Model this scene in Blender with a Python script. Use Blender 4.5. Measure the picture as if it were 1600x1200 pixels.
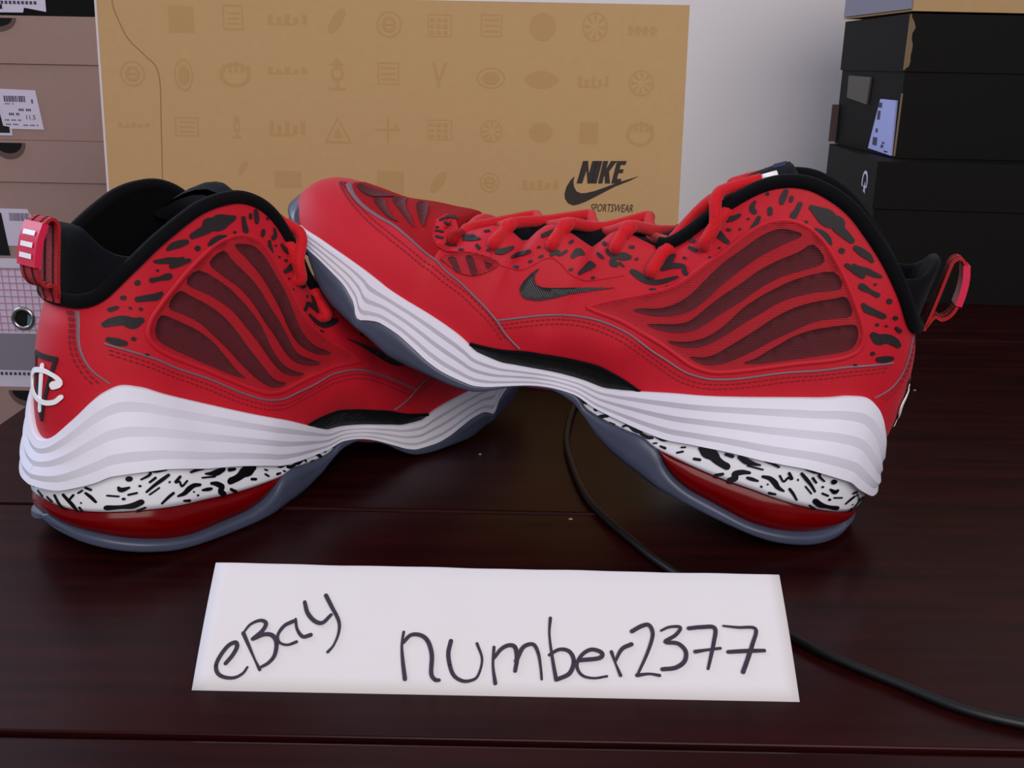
import bpy, bmesh, math, random
import numpy as np
from mathutils import Vector, Matrix
from mathutils.geometry import delaunay_2d_cdt

for o in list(bpy.data.objects): bpy.data.objects.remove(o, do_unlink=True)
scene = bpy.context.scene
COL = scene.collection
random.seed(5)

# ---------------------------------------------------------------- camera
TILT, ROLL, CAM_H = math.radians(17.4), math.radians(1.1), .22
fw = Vector((0, math.cos(TILT), -math.sin(TILT)))
r0 = Vector((1, 0, 0)); u0 = r0.cross(fw)
rt = math.cos(ROLL)*r0 + math.sin(ROLL)*u0
up = -math.sin(ROLL)*r0 + math.cos(ROLL)*u0
cam_data = bpy.data.cameras.new('camera'); cam = bpy.data.objects.new('camera', cam_data); COL.objects.link(cam)
cam_data.sensor_width = 36; cam_data.lens = 36; cam_data.clip_start = .01
cam.matrix_world = Matrix(((rt.x, up.x, -fw.x, 0), (rt.y, up.y, -fw.y, 0), (rt.z, up.z, -fw.z, CAM_H), (0, 0, 0, 1)))
scene.camera = cam

# ---------------------------------------------------------------- light
world = bpy.data.worlds.new('room_light'); scene.world = world; world.use_nodes = True
world.node_tree.nodes['Background'].inputs[0].default_value = (.80, .84, 1.0, 1)
world.node_tree.nodes['Background'].inputs[1].default_value = .42
def area(name, loc, target, size, size_y, power, col):
    l = bpy.data.lights.new(name, 'AREA'); l.shape = 'RECTANGLE'; l.size = size; l.size_y = size_y; l.energy = power; l.color = col
    o = bpy.data.objects.new(name, l); COL.objects.link(o); o.location = loc
    o.rotation_euler = (Vector(target) - Vector(loc)).to_track_quat('-Z', 'Y').to_euler()
    return o
area('window_light', (-1.9, 1.25, 1.25), (0, .5, .05), 1.1, 1.2, 44, (.62, .76, 1.0))
area('room_lamp', (.40, -1.15, 1.15), (.10, 1.0, .12), 1.5, 1.1, 30, (1.0, .95, .90))
scene.view_settings.view_transform = 'Standard'; scene.view_settings.look = 'None'
scene.view_settings.gamma = 1; scene.view_settings.use_curve_mapping = False
scene.view_settings.exposure = 0.0

# ---------------------------------------------------------------- materials
def lin(r, g, b):
    f = lambda c: c/255/12.92 if c/255 <= .04045 else ((c/255 + .055)/1.055)**2.4
    return (f(r), f(g), f(b), 1)
def mat(name, rgb, rough=.6, var=.0, vscale=60, bump=0, bscale=400, spec=.5, coat=0, trans=0, metal=0, sheen=0, ior=1.45):
    m = bpy.data.materials.new(name); m.use_nodes = True; nt = m.node_tree; b = nt.nodes['Principled BSDF']
    c = lin(*rgb); b.inputs['Base Color'].default_value = c; b.inputs['Roughness'].default_value = rough
    b.inputs['Specular IOR Level'].default_value = spec; b.inputs['Coat Weight'].default_value = coat
    b.inputs['Coat Roughness'].default_value = .08
    b.inputs['Transmission Weight'].default_value = trans; b.inputs['Metallic'].default_value = metal
    b.inputs['Sheen Weight'].default_value = sheen; b.inputs['IOR'].default_value = ior
    tc = nt.nodes.new('ShaderNodeTexCoord')
    if var:
        n = nt.nodes.new('ShaderNodeTexNoise'); n.inputs['Scale'].default_value = vscale; n.inputs['Detail'].default_value = 5
        nt.links.new(tc.outputs['Object'], n.inputs['Vector'])
        mx = nt.nodes.new('ShaderNodeMix'); mx.data_type = 'RGBA'
        mx.inputs[6].default_value = tuple(v*(1 - var) for v in c[:3]) + (1,)
        mx.inputs[7].default_value = tuple(min(1, v*(1 + var)) for v in c[:3]) + (1,)
        nt.links.new(n.outputs['Fac'], mx.inputs[0]); nt.links.new(mx.outputs[2], b.inputs['Base Color'])
    if bump:
        n2 = nt.nodes.new('ShaderNodeTexNoise'); n2.inputs['Scale'].default_value = bscale; n2.inputs['Detail'].default_value = 3
        nt.links.new(tc.outputs['Object'], n2.inputs['Vector'])
        bp = nt.nodes.new('ShaderNodeBump'); bp.inputs['Strength'].default_value = bump; bp.inputs['Distance'].default_value = .001
        nt.links.new(n2.outputs['Fac'], bp.inputs['Height']); nt.links.new(bp.outputs['Normal'], b.inputs['Normal'])
    return m
def striped(name, rgb_a, rgb_b, scale, rot, rough=.6, bump=.4, dist=0):
    """fine woven / printed parallel lines"""
    m = mat(name, rgb_a, rough); nt = m.node_tree; b = nt.nodes['Principled BSDF']
    tc = nt.nodes.new('ShaderNodeTexCoord'); mp = nt.nodes.new('ShaderNodeMapping'); mp.inputs['Rotation'].default_value = rot
    w = nt.nodes.new('ShaderNodeTexWave'); w.inputs['Scale'].default_value = scale; w.inputs['Distortion'].default_value = dist; w.bands_direction = 'X'
    nt.links.new(tc.outputs['Object'], mp.inputs[0]); nt.links.new(mp.outputs[0], w.inputs[0])
    mx = nt.nodes.new('ShaderNodeMix'); mx.data_type = 'RGBA'; mx.inputs[6].default_value = lin(*rgb_a); mx.inputs[7].default_value = lin(*rgb_b)
    nt.links.new(w.outputs['Fac'], mx.inputs[0]); nt.links.new(mx.outputs[2], b.inputs['Base Color'])
    bp = nt.nodes.new('ShaderNodeBump'); bp.inputs['Strength'].default_value = bump; bp.inputs['Distance'].default_value = .0006
    nt.links.new(w.outputs['Fac'], bp.inputs['Height']); nt.links.new(bp.outputs['Normal'], b.inputs['Normal'])
    return m
def wood(name):
    m = mat(name, (46, 10, 12), .3, spec=.15); nt = m.node_tree; b = nt.nodes['Principled BSDF']
    tc = nt.nodes.new('ShaderNodeTexCoord'); mp = nt.nodes.new('ShaderNodeMapping'); mp.inputs['Scale'].default_value = (3, 40, 40)
    n = nt.nodes.new('ShaderNodeTexNoise'); n.inputs['Scale'].default_value = 2.2; n.inputs['Detail'].default_value = 8; n.inputs['Roughness'].default_value = .65
    nt.links.new(tc.outputs['Object'], mp.inputs[0]); nt.links.new(mp.outputs[0], n.inputs['Vector'])
    cr = nt.nodes.new('ShaderNodeValToRGB'); cr.color_ramp.elements[0].position = .3; cr.color_ramp.elements[1].position = .75
    cr.color_ramp.elements[0].color = lin(18, 2, 3); cr.color_ramp.elements[1].color = lin(46, 9, 8)
    nt.links.new(n.outputs['Fac'], cr.inputs[0]); nt.links.new(cr.outputs[0], b.inputs['Base Color'])
    bp = nt.nodes.new('ShaderNodeBump'); bp.inputs['Strength'].default_value = .05; bp.inputs['Distance'].default_value = .001
    nt.links.new(n.outputs['Fac'], bp.inputs['Height']); nt.links.new(bp.outputs['Normal'], b.inputs['Normal'])
    n3 = nt.nodes.new('ShaderNodeTexNoise'); n3.inputs['Scale'].default_value = 14
    nt.links.new(tc.outputs['Object'], n3.inputs['Vector'])
    mr = nt.nodes.new('ShaderNodeMapRange'); mr.inputs[3].default_value = .24; mr.inputs[4].default_value = .40
    nt.links.new(n3.outputs['Fac'], mr.inputs[0]); nt.links.new(mr.outputs[0], b.inputs['Roughness'])
    return m
RZ = lambda a: (0, 0, math.radians(a))
M = dict(
    red=mat('red_nubuck', (184, 10, 33), .62, .05, 90, .10, 900, .35, sheen=.05),
    red_mesh=striped('red_woven_mesh', (178, 10, 30), (156, 8, 24), 420, (0, math.radians(65), 0), .7, .5),
    vamp=mat('dark_red_toe_mesh', (150, 8, 18), .8, .15, 300, .25, 1400, .2),
    maroon=striped('maroon_mesh', (98, 12, 24), (64, 5, 15), 420, (0, math.radians(65), 0), .75, .5),
    spot=mat('black_spot_print', (34, 27, 29), .55, spec=.35),
    swoosh=striped('black_ribbed_print', (30, 28, 30), (58, 54, 56), 330, (0, math.radians(125), 0), .45, .5),
    seam=mat('grey_seam_edge', (118, 84, 96), .5),
    stitch=mat('dark_red_thread', (120, 6, 20), .8),
    black=mat('black_knit', (6, 6, 9), .85, .2, 300, .2, 900, .12, sheen=.02),
    lining=mat('black_lining', (7, 7, 9), .95, spec=.1),
    navy=mat('navy_knit', (7, 7, 13), .85, .2, 300, .2, 900, .12, sheen=.03),
    blue=mat('blue_tongue_highlight', (18, 26, 66), .8),  # highlight on the tongue fold, put into the colour
    white=mat('white_midsole', (218, 213, 226), .55, .02, 40, .05, 500, .35),
    band=mat('glossy_white_band', (232, 230, 238), .22, coat=.3),
    ink=mat('black_band_print', (12, 11, 14), .3),
    bubble=mat('red_air_unit', (128, 0, 3), .16, spec=.3, trans=.4, ior=1.3),
    outsole=mat('blue_grey_translucent_rubber', (72, 77, 98), .36, .35, 32, .05, 200, .5, trans=.22, ior=1.4),
    shank=mat('black_carbon_shank', (20, 20, 20), .3, .5, 260, .35, 500, .5),
    lace=mat('red_lace', (192, 11, 26), .75, .06, 300, .5, 900, .25, sheen=.1),
    strap=striped('red_webbing', (196, 20, 30), (150, 10, 20), 420, (0, math.radians(90), 0), .75, .6),
    badge=mat('red_rubber_badge', (206, 26, 66), .35),
    white_ink=mat('white_print', (240, 236, 240), .4),
    table=wood('dark_cherry_wood'),
    groove=mat('dark_groove', (8, 6, 8), .5),
    wall=mat('white_wall_paint', (238, 230, 230), .9, .02, 6),
    floor=mat('floor_carpet', (70, 62, 58), .95, .2, 60),
    kraft=mat('kraft_cardboard', (180, 146, 104), .85, .05, 160, .05, 300, .2),
    kraft_ink=mat('kraft_faint_print', (173, 138, 95), .85, spec=.2),
    kraft_edge=mat('kraft_box_pale_edge', (200, 190, 196), .8),
    crease=mat('kraft_crease', (140, 108, 74), .9),
    black_ink=mat('box_black_print', (38, 30, 26), .7),
    brown_box=mat('brown_recycled_cardboard', (156, 128, 122), .9, .05, 120, .04, 300, .2),
    brown_lip=mat('dark_brown_cardboard', (96, 74, 72), .9),  # darker brown for the hole rims and the loose flap
    black_box=mat('black_cardboard', (13, 11, 9), .65, .15, 90, .04, 300, .15),
    torn=mat('torn_cardboard_edge', (120, 98, 74), .9),
    label=mat('white_label', (206, 196, 218), .6),
    label_blue=mat('pale_label', (168, 172, 222), .6),
    label_dim=mat('faded_label', (84, 78, 70), .7),
    label_ink=mat('label_print', (70, 60, 84), .7),
    hole=mat('box_inside', (10, 7, 6), .95),
    grid_white=mat('pale_box_side', (206, 196, 214), .7),
    pink=mat('pink_print', (196, 130, 170), .7),
    grey_box=mat('grey_box_panel', (128, 122, 134), .7),
    chrome=mat('chrome', (190, 190, 190), .15, metal=1),
    teal=mat('teal_box_inside', (70, 120, 124), .7),
    paper=mat('white_paper', (216, 209, 212), .85, .015, 20, .06, 60, .2),
    marker=mat('black_marker_ink', (46, 34, 52), .7),
    cord=mat('black_cable', (10, 9, 10), .45),
    crumb=mat('pale_crumb', (150, 130, 90), .9),
)

# ---------------------------------------------------------------- object helpers
def link(o, parent=None):
    COL.objects.link(o)
    if parent is not None: o.parent = parent
    return o
def tag(o, label=None, cat=None, group=None, kind=None):
    if label: o['label'] = label
    if cat: o['category'] = cat
    if group: o['group'] = group
    if kind: o['kind'] = kind
    return o
def empty(name, loc=(0, 0, 0), rz=0):
    o = bpy.data.objects.new(name, None); o.empty_display_size = .02; o.location = loc; o.rotation_euler = (0, 0, rz)
    return link(o)
def build(name, verts, faces, m, parent=None, smooth=False, ref=None, weld=0):
    """one mesh object; ref = an inner point: faces are turned to look away from it"""
    me = bpy.data.meshes.new(name)
    me.from_pydata([tuple(map(float, v)) for v in verts], [], faces)
    if weld:
        bm = bmesh.new(); bm.from_mesh(me); bmesh.ops.remove_doubles(bm, verts=bm.verts, dist=weld); bm.to_mesh(me); bm.free()
    me.update()
    if ref is not None:
        s = sum(p.area * p.normal.dot(p.center - Vector(ref)) for p in me.polygons)
        if s < 0: me.flip_normals()
    if smooth: me.polygons.foreach_set('use_smooth', [True]*len(me.polygons))
    me.materials.append(M[m])
    return link(bpy.data.objects.new(name, me), parent)
def fix_normals(o):
    bm = bmesh.new(); bm.from_mesh(o.data); bmesh.ops.recalc_face_normals(bm, faces=bm.faces); bm.to_mesh(o.data); bm.free()
class MB:
    def __init__(s): s.v, s.f = [], []
    def add(s, v, f):
        n = len(s.v); s.v += [tuple(p) for p in v]; s.f += [tuple(i + n for i in q) for q in f]; return s
    def box(s, a, b):
        (x0, y0, z0), (x1, y1, z1) = a, b
        v = [(x0,y0,z0),(x1,y0,z0),(x1,y1,z0),(x0,y1,z0),(x0,y0,z1),(x1,y0,z1),(x1,y1,z1),(x0,y1,z1)]
        return s.add(v, [(0,3,2,1),(4,5,6,7),(0,1,5,4),(1,2,6,5),(2,3,7,6),(3,0,4,7)])
    def prism(s, poly, f0, f1):
        """poly: 2-d outline (counter-clockwise or not), f0/f1 map a 2-d point to the back and front 3-d point"""
        me, tris = cdt(poly); n = len(me)
        v = [f0(*p) for p in me] + [f1(*p) for p in me]
        f = [t[::-1] for t in tris] + [tuple(i + n for i in t) for t in tris]
        ed = {}
        for t in tris:
            for a, b in ((t[0], t[1]), (t[1], t[2]), (t[2], t[0])): ed[(a, b)] = 1
        f += [(a, b, b + n, a + n) for a, b in ed if (b, a) not in ed]
        return s.add(v, f)
    def build(s, name, m, parent=None, smooth=False, ref=None): return build(name, s.v, s.f, m, parent, smooth, ref)
def cdt(poly, step=0):
    pts = [Vector(p) for p in poly]; n = len(pts); extra = []
    if step:
        a = np.array(poly); 
        for gx in np.arange(a[:, 0].min(), a[:, 0].max(), step):
            for gy in np.arange(a[:, 1].min(), a[:, 1].max(), step):
                c = False; j = n - 1; near = False
                for i in range(n):
                    xi, yi = a[i]; xj, yj = a[j]
                    if (yi > gy) != (yj > gy) and gx < (xj - xi)*(gy - yi)/(yj - yi) + xi: c = not c
                    if (xi - gx)**2 + (yi - gy)**2 < (step*.4)**2: near = True
                    j = i
                if c and not near: extra.append(Vector((gx, gy)))
    v, e, f, _, _, _ = delaunay_2d_cdt(pts + extra, [], [list(range(n))], 1, 1e-7)
    return [tuple(p) for p in v], [tuple(q) for q in f]
def spline(pts, n=8, closed=False):
    """Catmull-Rom through points"""
    p = np.array(pts, float); k = len(p)
    if k < 3 and not closed: return np.array([p[0] + (p[-1] - p[0])*t for t in np.linspace(0, 1, n + 1)])
    out = []
    for i in range(k if closed else k - 1):
        a = p[(i-1) % k] if closed or i > 0 else 2*p[0] - p[1]
        b, c = p[i], p[(i+1) % k]
        d = p[(i+2) % k] if closed or i + 2 < k else 2*p[-1] - p[-2]
        for t in np.arange(n)/n:
            out.append(.5*((2*b) + (c - a)*t + (2*a - 5*b + 4*c - d)*t*t + (3*b - a - 3*c + d)*t**3))
    if not closed: out.append(p[-1])
    return np.array(out)
def stroke(pts, n=5, cap=5):
    """outline of a brush stroke: pts = (x, y, radius)"""
    s = spline(pts, n); s[:, 2] = np.maximum(s[:, 2], 1e-5)
    d = np.gradient(s[:, :2], axis=0); d /= np.linalg.norm(d, axis=1)[:, None] + 1e-12
    nn = np.stack([-d[:, 1], d[:, 0]], 1)
    L = s[:, :2] + nn*s[:, 2:3]; R = s[:, :2] - nn*s[:, 2:3]
    def arc(c, nv, dv, r): return [c + r*(math.cos(a)*nv + math.sin(a)*dv) for a in np.linspace(0, math.pi, cap + 2)[1:-1]]
    end = arc(s[-1, :2], nn[-1], d[-1], s[-1, 2]); st = arc(s[0, :2], -nn[0], -d[0], s[0, 2])
    return [tuple(p) for p in list(L) + end + list(R[::-1]) + st]
def tube(path, r, seg=8, closed=False, caps=True):
    p = np.array(path, float); n = len(p); rr = np.full(n, r) if np.isscalar(r) else np.array(r)
    tg = np.gradient(p, axis=0) if not closed else np.roll(p, -1, 0) - np.roll(p, 1, 0)
    tg /= np.linalg.norm(tg, axis=1)[:, None]
    a = np.array([0, 0, 1.]) if abs(tg[0][2]) < .9 else np.array([1., 0, 0])
    nv = a - tg[0]*(a @ tg[0]); nv /= np.linalg.norm(nv); v, f = [], []
    for i in range(n):
        nv = nv - tg[i]*(nv @ tg[i]); nv /= np.linalg.norm(nv); b = np.cross(tg[i], nv)
        v += [p[i] + rr[i]*(math.cos(q)*nv + math.sin(q)*b) for q in np.arange(seg)*2*math.pi/seg]
    for i in range(n if closed else n - 1):
        j = (i + 1) % n
        f += [(i*seg + k, i*seg + (k+1) % seg, j*seg + (k+1) % seg, j*seg + k) for k in range(seg)]
    if not closed and caps: f += [tuple(range(seg))[::-1], tuple((n-1)*seg + k for k in range(seg))]
    return v, f
def grid(P, closed_u=False):
    """P[i][j] -> verts, quads"""
    nu, nv = len(P), len(P[0]); v = [tuple(p) for row in P for p in row]; f = []
    for i in range(nu if closed_u else nu - 1):
        k = (i + 1) % nu
        f += [(i*nv + j, i*nv + j + 1, k*nv + j + 1, k*nv + j) for j in range(nv - 1)]
    return v, f
def text_mesh(txt, size, name, m, parent, mtx, shear=0, sx=1):
    """flat print set from the built-in font"""
    c = bpy.data.curves.new(name, 'FONT'); c.body = txt; c.size = size; c.shear = shear; c.extrude = .00005; c.resolution_u = 2
    o = bpy.data.objects.new(name + '_tmp', c); COL.objects.link(o)
    bpy.context.view_layer.update(); me = bpy.data.meshes.new_from_object(o.evaluated_get(bpy.context.evaluated_depsgraph_get()))
    bpy.data.objects.remove(o, do_unlink=True); bpy.data.curves.remove(c)
    me.transform(mtx @ Matrix.Diagonal((sx, 1, 1, 1))); me.materials.clear(); me.materials.append(M[m]); me.name = name
    return link(bpy.data.objects.new(name, me), parent)

# traced outlines, in tenths of a millimetre
ZE = [(0, 1150), (80, 1152), (145, 1166), (205, 1195), (296, 1261), (424, 1346), (542, 1424), (648, 1488), (742, 1535), (835, 1558), (923, 1565), (1003, 1548), (1081, 1507), (1147, 1444), (1221, 1335), (1265, 1273), (1304, 1191), (1369, 1082), (1432, 1035), (1535, 1035), (1632, 1037), (1693, 988), (1737, 900), (1856, 916), (1943, 920), (2001, 890), (2065, 778), (2162, 799), (2229, 782), (2293, 738), (2398, 672), (2458, 720), (2583, 702), (2675, 690), (2853, 644), (3044, 626), (3141, 616), (3226, 594), (3289, 544), (3318, 490), (3335, 475), (3345, 455)]
C_WING_TOP = [(2, 482), (33, 510), (45, 527), (62, 565), (92, 629), (129, 689), (168, 745), (210, 785), (275, 810), (357, 790), (440, 748), (654, 649), (862, 558), (1078, 467), (1224, 395), (1327, 345), (1404, 315), (1489, 304), (1588, 287), (1721, 261), (1833, 237), (1910, 222), (2026, 225), (2079, 247), (2147, 269), (2319, 297), (2451, 308), (2568, 321), (2610, 330), (2753, 356), (2889, 373), (3028, 383), (3124, 382), (3345, 405)]
C_WING_BOT = [(2, 355), (31, 357), (90, 385), (132, 405), (189, 433), (262, 437), (347, 434), (596, 371), (751, 334), (901, 288), (1018, 248), (1145, 228), (1213, 220), (1300, 212), (1389, 208), (1503, 220), (1547, 216), (1612, 206), (1725, 171), (1866, 106), (1930, 74), (2007, 54), (2135, 58), (2229, 76), (2330, 112), (2432, 142), (2530, 151), (2598, 132), (2641, 114), (2675, 141), (2692, 176), (2732, 210), (2773, 237), (2866, 270), (2960, 295), (3060, 315), (3104, 346), (3268, 385), (3368, 392)]
C_BAND_BOT = [(2, 275), (66, 253), (133, 250), (235, 245), (363, 235), (523, 221), (727, 196), (896, 186), (1038, 179), (1129, 194), (1196, 183), (1328, 170), (1429, 175), (1493, 214), (3368, 214)]
C_AIR_BOT = [(2, 182), (100, 132), (174, 109), (286, 83), (404, 63), (529, 52), (661, 56), (793, 61), (894, 81), (975, 121), (1025, 168), (3368, 178)]
C_OUT_BOT = [(2, 174), (96, 83), (193, 50), (300, 28), (374, 16), (497, 8), (670, 0), (799, 0), (929, 0), (1074, 17), (1219, 39), (1329, 77), (1430, 138), (1530, 177), (1604, 188), (1720, 158), (1818, 112), (1883, 65), (1992, 13), (2105, 0), (2189, 0), (2278, 0), (2411, 0), (2583, 41), (2744, 78), (2861, 121), (2929, 166), (3125, 346), (3228, 365), (3368, 400)]
LACE_TOP = [(1296, 1369), (1487, 1182), (1547, 1023), (1689, 1008), (1900, 955), (2091, 887), (2259, 800), (2427, 747), (2581, 699)]
TONGUE = [(2522, 618), (2402, 678), (2230, 729), (2056, 815), (1926, 880), (1729, 924), (1514, 961), (1343, 1130), (1283, 1254), (1239, 1340), (1174, 1432), (1103, 1501), (1056, 1535), (1006, 1570)]
# ---------------------------------------------------------------- shoe form
# shoe frame (metres): x heel -> toe, z up from the ground, outer (lateral) side at -y
def pchip(xs, ys):
    xs = np.asarray(xs, float); ys = np.asarray(ys, float)
    h = np.diff(xs); d = np.diff(ys) / h
    m = np.zeros_like(xs)
    for i in range(1, len(xs) - 1):
        if d[i-1] * d[i] > 0:
            w1 = 2*h[i] + h[i-1]; w2 = h[i] + 2*h[i-1]
            m[i] = (w1 + w2) / (w1 / d[i-1] + w2 / d[i])
    m[0] = d[0]; m[-1] = d[-1]
    def f(x):
        x = np.clip(np.asarray(x, float), xs[0], xs[-1])
        i = np.clip(np.searchsorted(xs, x, side='right') - 1, 0, len(xs) - 2)
        t = (x - xs[i]) / h[i]
        return ((2*t**3 - 3*t**2 + 1)*ys[i] + (t**3 - 2*t**2 + t)*h[i]*m[i]
                + (-2*t**3 + 3*t**2)*ys[i+1] + (t**3 - t**2)*h[i]*m[i+1])
    return f

XH, XT = .0055, .3345           # heel and toe of the upper at its base
SH, ST = .0002, .3368           # heel and toe of the sole
def ends(x, xh, xt, rh, rt, pt):
    dh = np.clip((x - xh) / rh, 0, 1); dt = np.clip((xt - x) / rt, 0, 1)
    return np.sqrt(np.clip(1 - (1 - dh)**2, 0, 1)) * np.clip(1 - (1 - dt)**pt, 0, 1)**(1/pt)
_wb = pchip([0, .05, .08, .10, .13, .16, .207, .236, .266, .35],
            [.036, .0375, .043, .0465, .046, .0450, .0485, .049, .048, .046])
def Wb(x): return _wb(x) * ends(x, XH, XT, .045, .060, 2.4)
_we = pchip([0, .03, .06, .09, .115, .13, .145, .16, .20, .231, .248, .261, .274, .35],
            [.030, .0305, .033, .0345, .034, .032, .0295, .0275, .0250, .0225, .0160, .0080, .0, .0])
def We(x): return _we(x) * ends(x, XH, XT, .040, .02, 2)
_ze = pchip(*zip(*[(a*1e-4, b*1e-4) for a, b in ZE]))
def Ze(x): return _ze(x)
_zb = pchip([0, .03, .06, .10, .125, .15, .18, .21, .24, .27, .312, .338],
            [.030, .048, .050, .040, .030, .022, .014, .016, .020, .024, .030, .036])
def Zb(x): return _zb(x)
_p = pchip([0, .11, .15, .20, .25, .32], [1.25, 1.25, 1.6, 1.9, 2.1, 2.3])
_sh = pchip([0, .0655, .0815, .0935, .1055, .1156, .135, .16], [0, .001, .003, .0055, .0095, .0145, .0180, .019])
def shear(x0, z): return _sh(z) * np.clip(1 - (x0 - XH) / .05, 0, 1)**2
def unshear(x, z):
    x0 = np.array(x, float)
    for _ in range(14): x0 = np.maximum(x - shear(x0, z), XH)
    return x0
def prof(x0, t):
    """half width of the upper at base station x0 and relative height t"""
    p = _p(x0); t = np.clip(t, 0, 1)
    w = We(x0) + (Wb(x0) - We(x0)) * (1 - t**p)**(1/p)
    tk = .011 * np.exp(-((x0 - .155) / .035)**2)
    s = np.clip(t / .42, 0, 1)
    return w - tk * (1 - s*s*(3 - 2*s))
def U(x, z):
    """half width of the upper at (x, z)"""
    x0 = unshear(x, z)
    t = (z - Zb(x0)) / (Ze(x0) - Zb(x0))
    r = prof(x0, t)
    return np.where((x < XH + shear(np.full_like(x0, XH), z)) | (x > XT) | (t > 1.0001), -1., r)
def Uc(x, z): 
    return np.maximum(U(np.asarray(x, float), np.asarray(z, float)), 0)
_s = pchip([0, .05, .08, .11, .13, .15, .17, .19, .216, .240, .275, .35],
           [.046, .0475, .0475, .044, .0395, .037, .0385, .0435, .0485, .0505, .049, .047])
def S(x): return _s(x) * ends(x, SH, ST, .050, .070, 2.4)
def qcurve(pts):
    """z along the sole edge, interpolated over sqrt(x) so that it runs smoothly round the heel"""
    pts = sorted(pts)
    f = pchip([np.sqrt(max(a - SH, 0)) for a, b in pts], [b for a, b in pts])
    return lambda x: f(np.sqrt(np.maximum(np.asarray(x, float) - SH, 0)))

# traced shapes, in tenths of a millimetre
LPOSE = ([-0.2138, 0.42635, 0.0], [[0.61566, 0.78801, 0.0], [-0.78801, 0.61566, 0.0], [0.0, 0.0, 1.0]])
RPOSE = ([0.16837, 0.47591, -0.01124], [[-0.89233, 0.27669, 0.35663], [0.28118, 0.95881, -0.04033], [0.3531, -0.06429, 0.93337]])
PATCH = {'mesh_panel': [(1625, 655), (1541, 727), (1408, 822), (1323, 891), (1266, 958), (1210, 1065), (1158, 1157), (1101, 1272), (1053, 1340), (996, 1387), (933, 1409), (869, 1410), (794, 1388), (730, 1351), (635, 1281), (545, 1201), (484, 1142), (435, 1084), (415, 1021), (438, 969), (503, 913), (648, 827), (792, 736), (891, 677), (969, 641), (1061, 628), (1151, 642), (1240, 656), (1328, 662), (1460, 667), (1564, 657)], 's1': [(1416, 737), (1379, 765), (1311, 799), (1252, 852), (1205, 924), (1171, 1021), (1136, 1114), (1086, 1204), (1038, 1291), (983, 1350), (925, 1370), (878, 1366), (939, 1293), (1002, 1208), (1051, 1122), (1101, 1016), (1130, 938), (1173, 858), (1230, 807), (1295, 768), (1369, 744)], 's2': [(1327, 709), (1252, 750), (1199, 777), (1153, 819), (1113, 904), (1072, 985), (1023, 1066), (981, 1146), (928, 1220), (860, 1294), (815, 1351), (739, 1304), (800, 1236), (877, 1168), (940, 1082), (987, 994), (1038, 915), (1081, 838), (1131, 774), (1195, 735), (1268, 713)], 's3': [(1207, 683), (1136, 715), (1064, 771), (1009, 857), (968, 967), (917, 1055), (861, 1130), (801, 1195), (683, 1278), (619, 1225), (698, 1174), (766, 1125), (829, 1065), (883, 986), (937, 904), (989, 815), (1049, 738), (1098, 704), (1155, 685)], 's4': [(1082, 664), (1025, 690), (981, 732), (926, 817), (873, 901), (822, 988), (765, 1062), (701, 1119), (632, 1166), (577, 1196), (522, 1132), (592, 1087), (660, 1038), (719, 969), (777, 898), (833, 820), (892, 747), (935, 704), (984, 671), (1036, 658)], 's5': [(852, 742), (815, 782), (779, 838), (743, 893), (707, 945), (644, 1006), (574, 1053), (503, 1095), (475, 1095), (452, 1057), (448, 1013), (464, 983), (518, 942), (611, 880), (707, 820), (779, 775)], 'swoosh': [(1913, 724), (1936, 688), (1953, 641), (1957, 606), (1945, 582), (1915, 568), (1872, 577), (1836, 593), (1778, 632), (1729, 670), (1649, 726), (1540, 794), (1615, 760), (1713, 711), (1825, 661), (1862, 648), (1893, 648), (1911, 666), (1918, 692)], 'eyepatch': [(2295, 628), (2237, 649), (2161, 663), (2105, 654), (2131, 608), (2186, 561), (2256, 542), (2337, 547), (2386, 559)], 'e1': [(2346, 572), (2318, 591), (2294, 574), (2258, 551), (2277, 539), (2311, 556)], 'e2': [(2268, 618), (2238, 632), (2206, 604), (2176, 575), (2199, 558), (2228, 585)], 'e3': [(2178, 643), (2158, 639), (2131, 640), (2144, 612), (2162, 627)], 'vamp': [(3099, 616), (3039, 608), (2915, 588), (2808, 582), (2676, 583), (2534, 563), (2410, 539), (2336, 528), (2340, 552), (2395, 571), (2436, 596), (2488, 632), (2531, 674), (2539, 708), (2571, 704), (2661, 692), (2838, 646), (3023, 627)], 'v1': [(3057, 622), (3034, 627), (2930, 636), (2856, 644), (2882, 635), (2926, 621), (2973, 618), (3007, 619)], 'v2': [(2907, 619), (2860, 631), (2804, 619), (2745, 608), (2689, 602), (2746, 596), (2817, 603)], 'v3': [(2847, 643), (2780, 661), (2723, 655), (2642, 638), (2597, 615), (2655, 626), (2750, 639)], 'v4': [(2704, 682), (2638, 695), (2591, 683), (2559, 652), (2551, 638), (2596, 651), (2652, 671)], 'eyestay': [(2448, 716), (2497, 717), (2529, 710), (2524, 683), (2488, 632), (2436, 596), (2382, 589), (2298, 626), (2228, 653), (2161, 663), (2189, 724), (2228, 756), (2322, 713), (2386, 674)]}
SEAMS = {'seam': [(1995, 414), (1904, 469), (1797, 531), (1684, 583), (1594, 612), (1499, 628), (1398, 630), (1324, 620), (1251, 605), (1180, 597), (1075, 586), (994, 598), (927, 620), (825, 673), (680, 766), (532, 846), (437, 907), (338, 958), (249, 1001)], 'toeseam': [(3095, 617), (3039, 608), (2915, 588), (2808, 582), (2676, 583), (2534, 563), (2410, 539), (2330, 518), (2235, 502), (2133, 468), (2075, 447), (1995, 414), (1930, 370), (1841, 328)], 'eyeseam': [(2104, 652), (2049, 660), (1989, 683), (1944, 730), (1909, 774), (1873, 789), (1824, 778), (1761, 754), (1686, 764), (1619, 802), (1530, 862)]}
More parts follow.
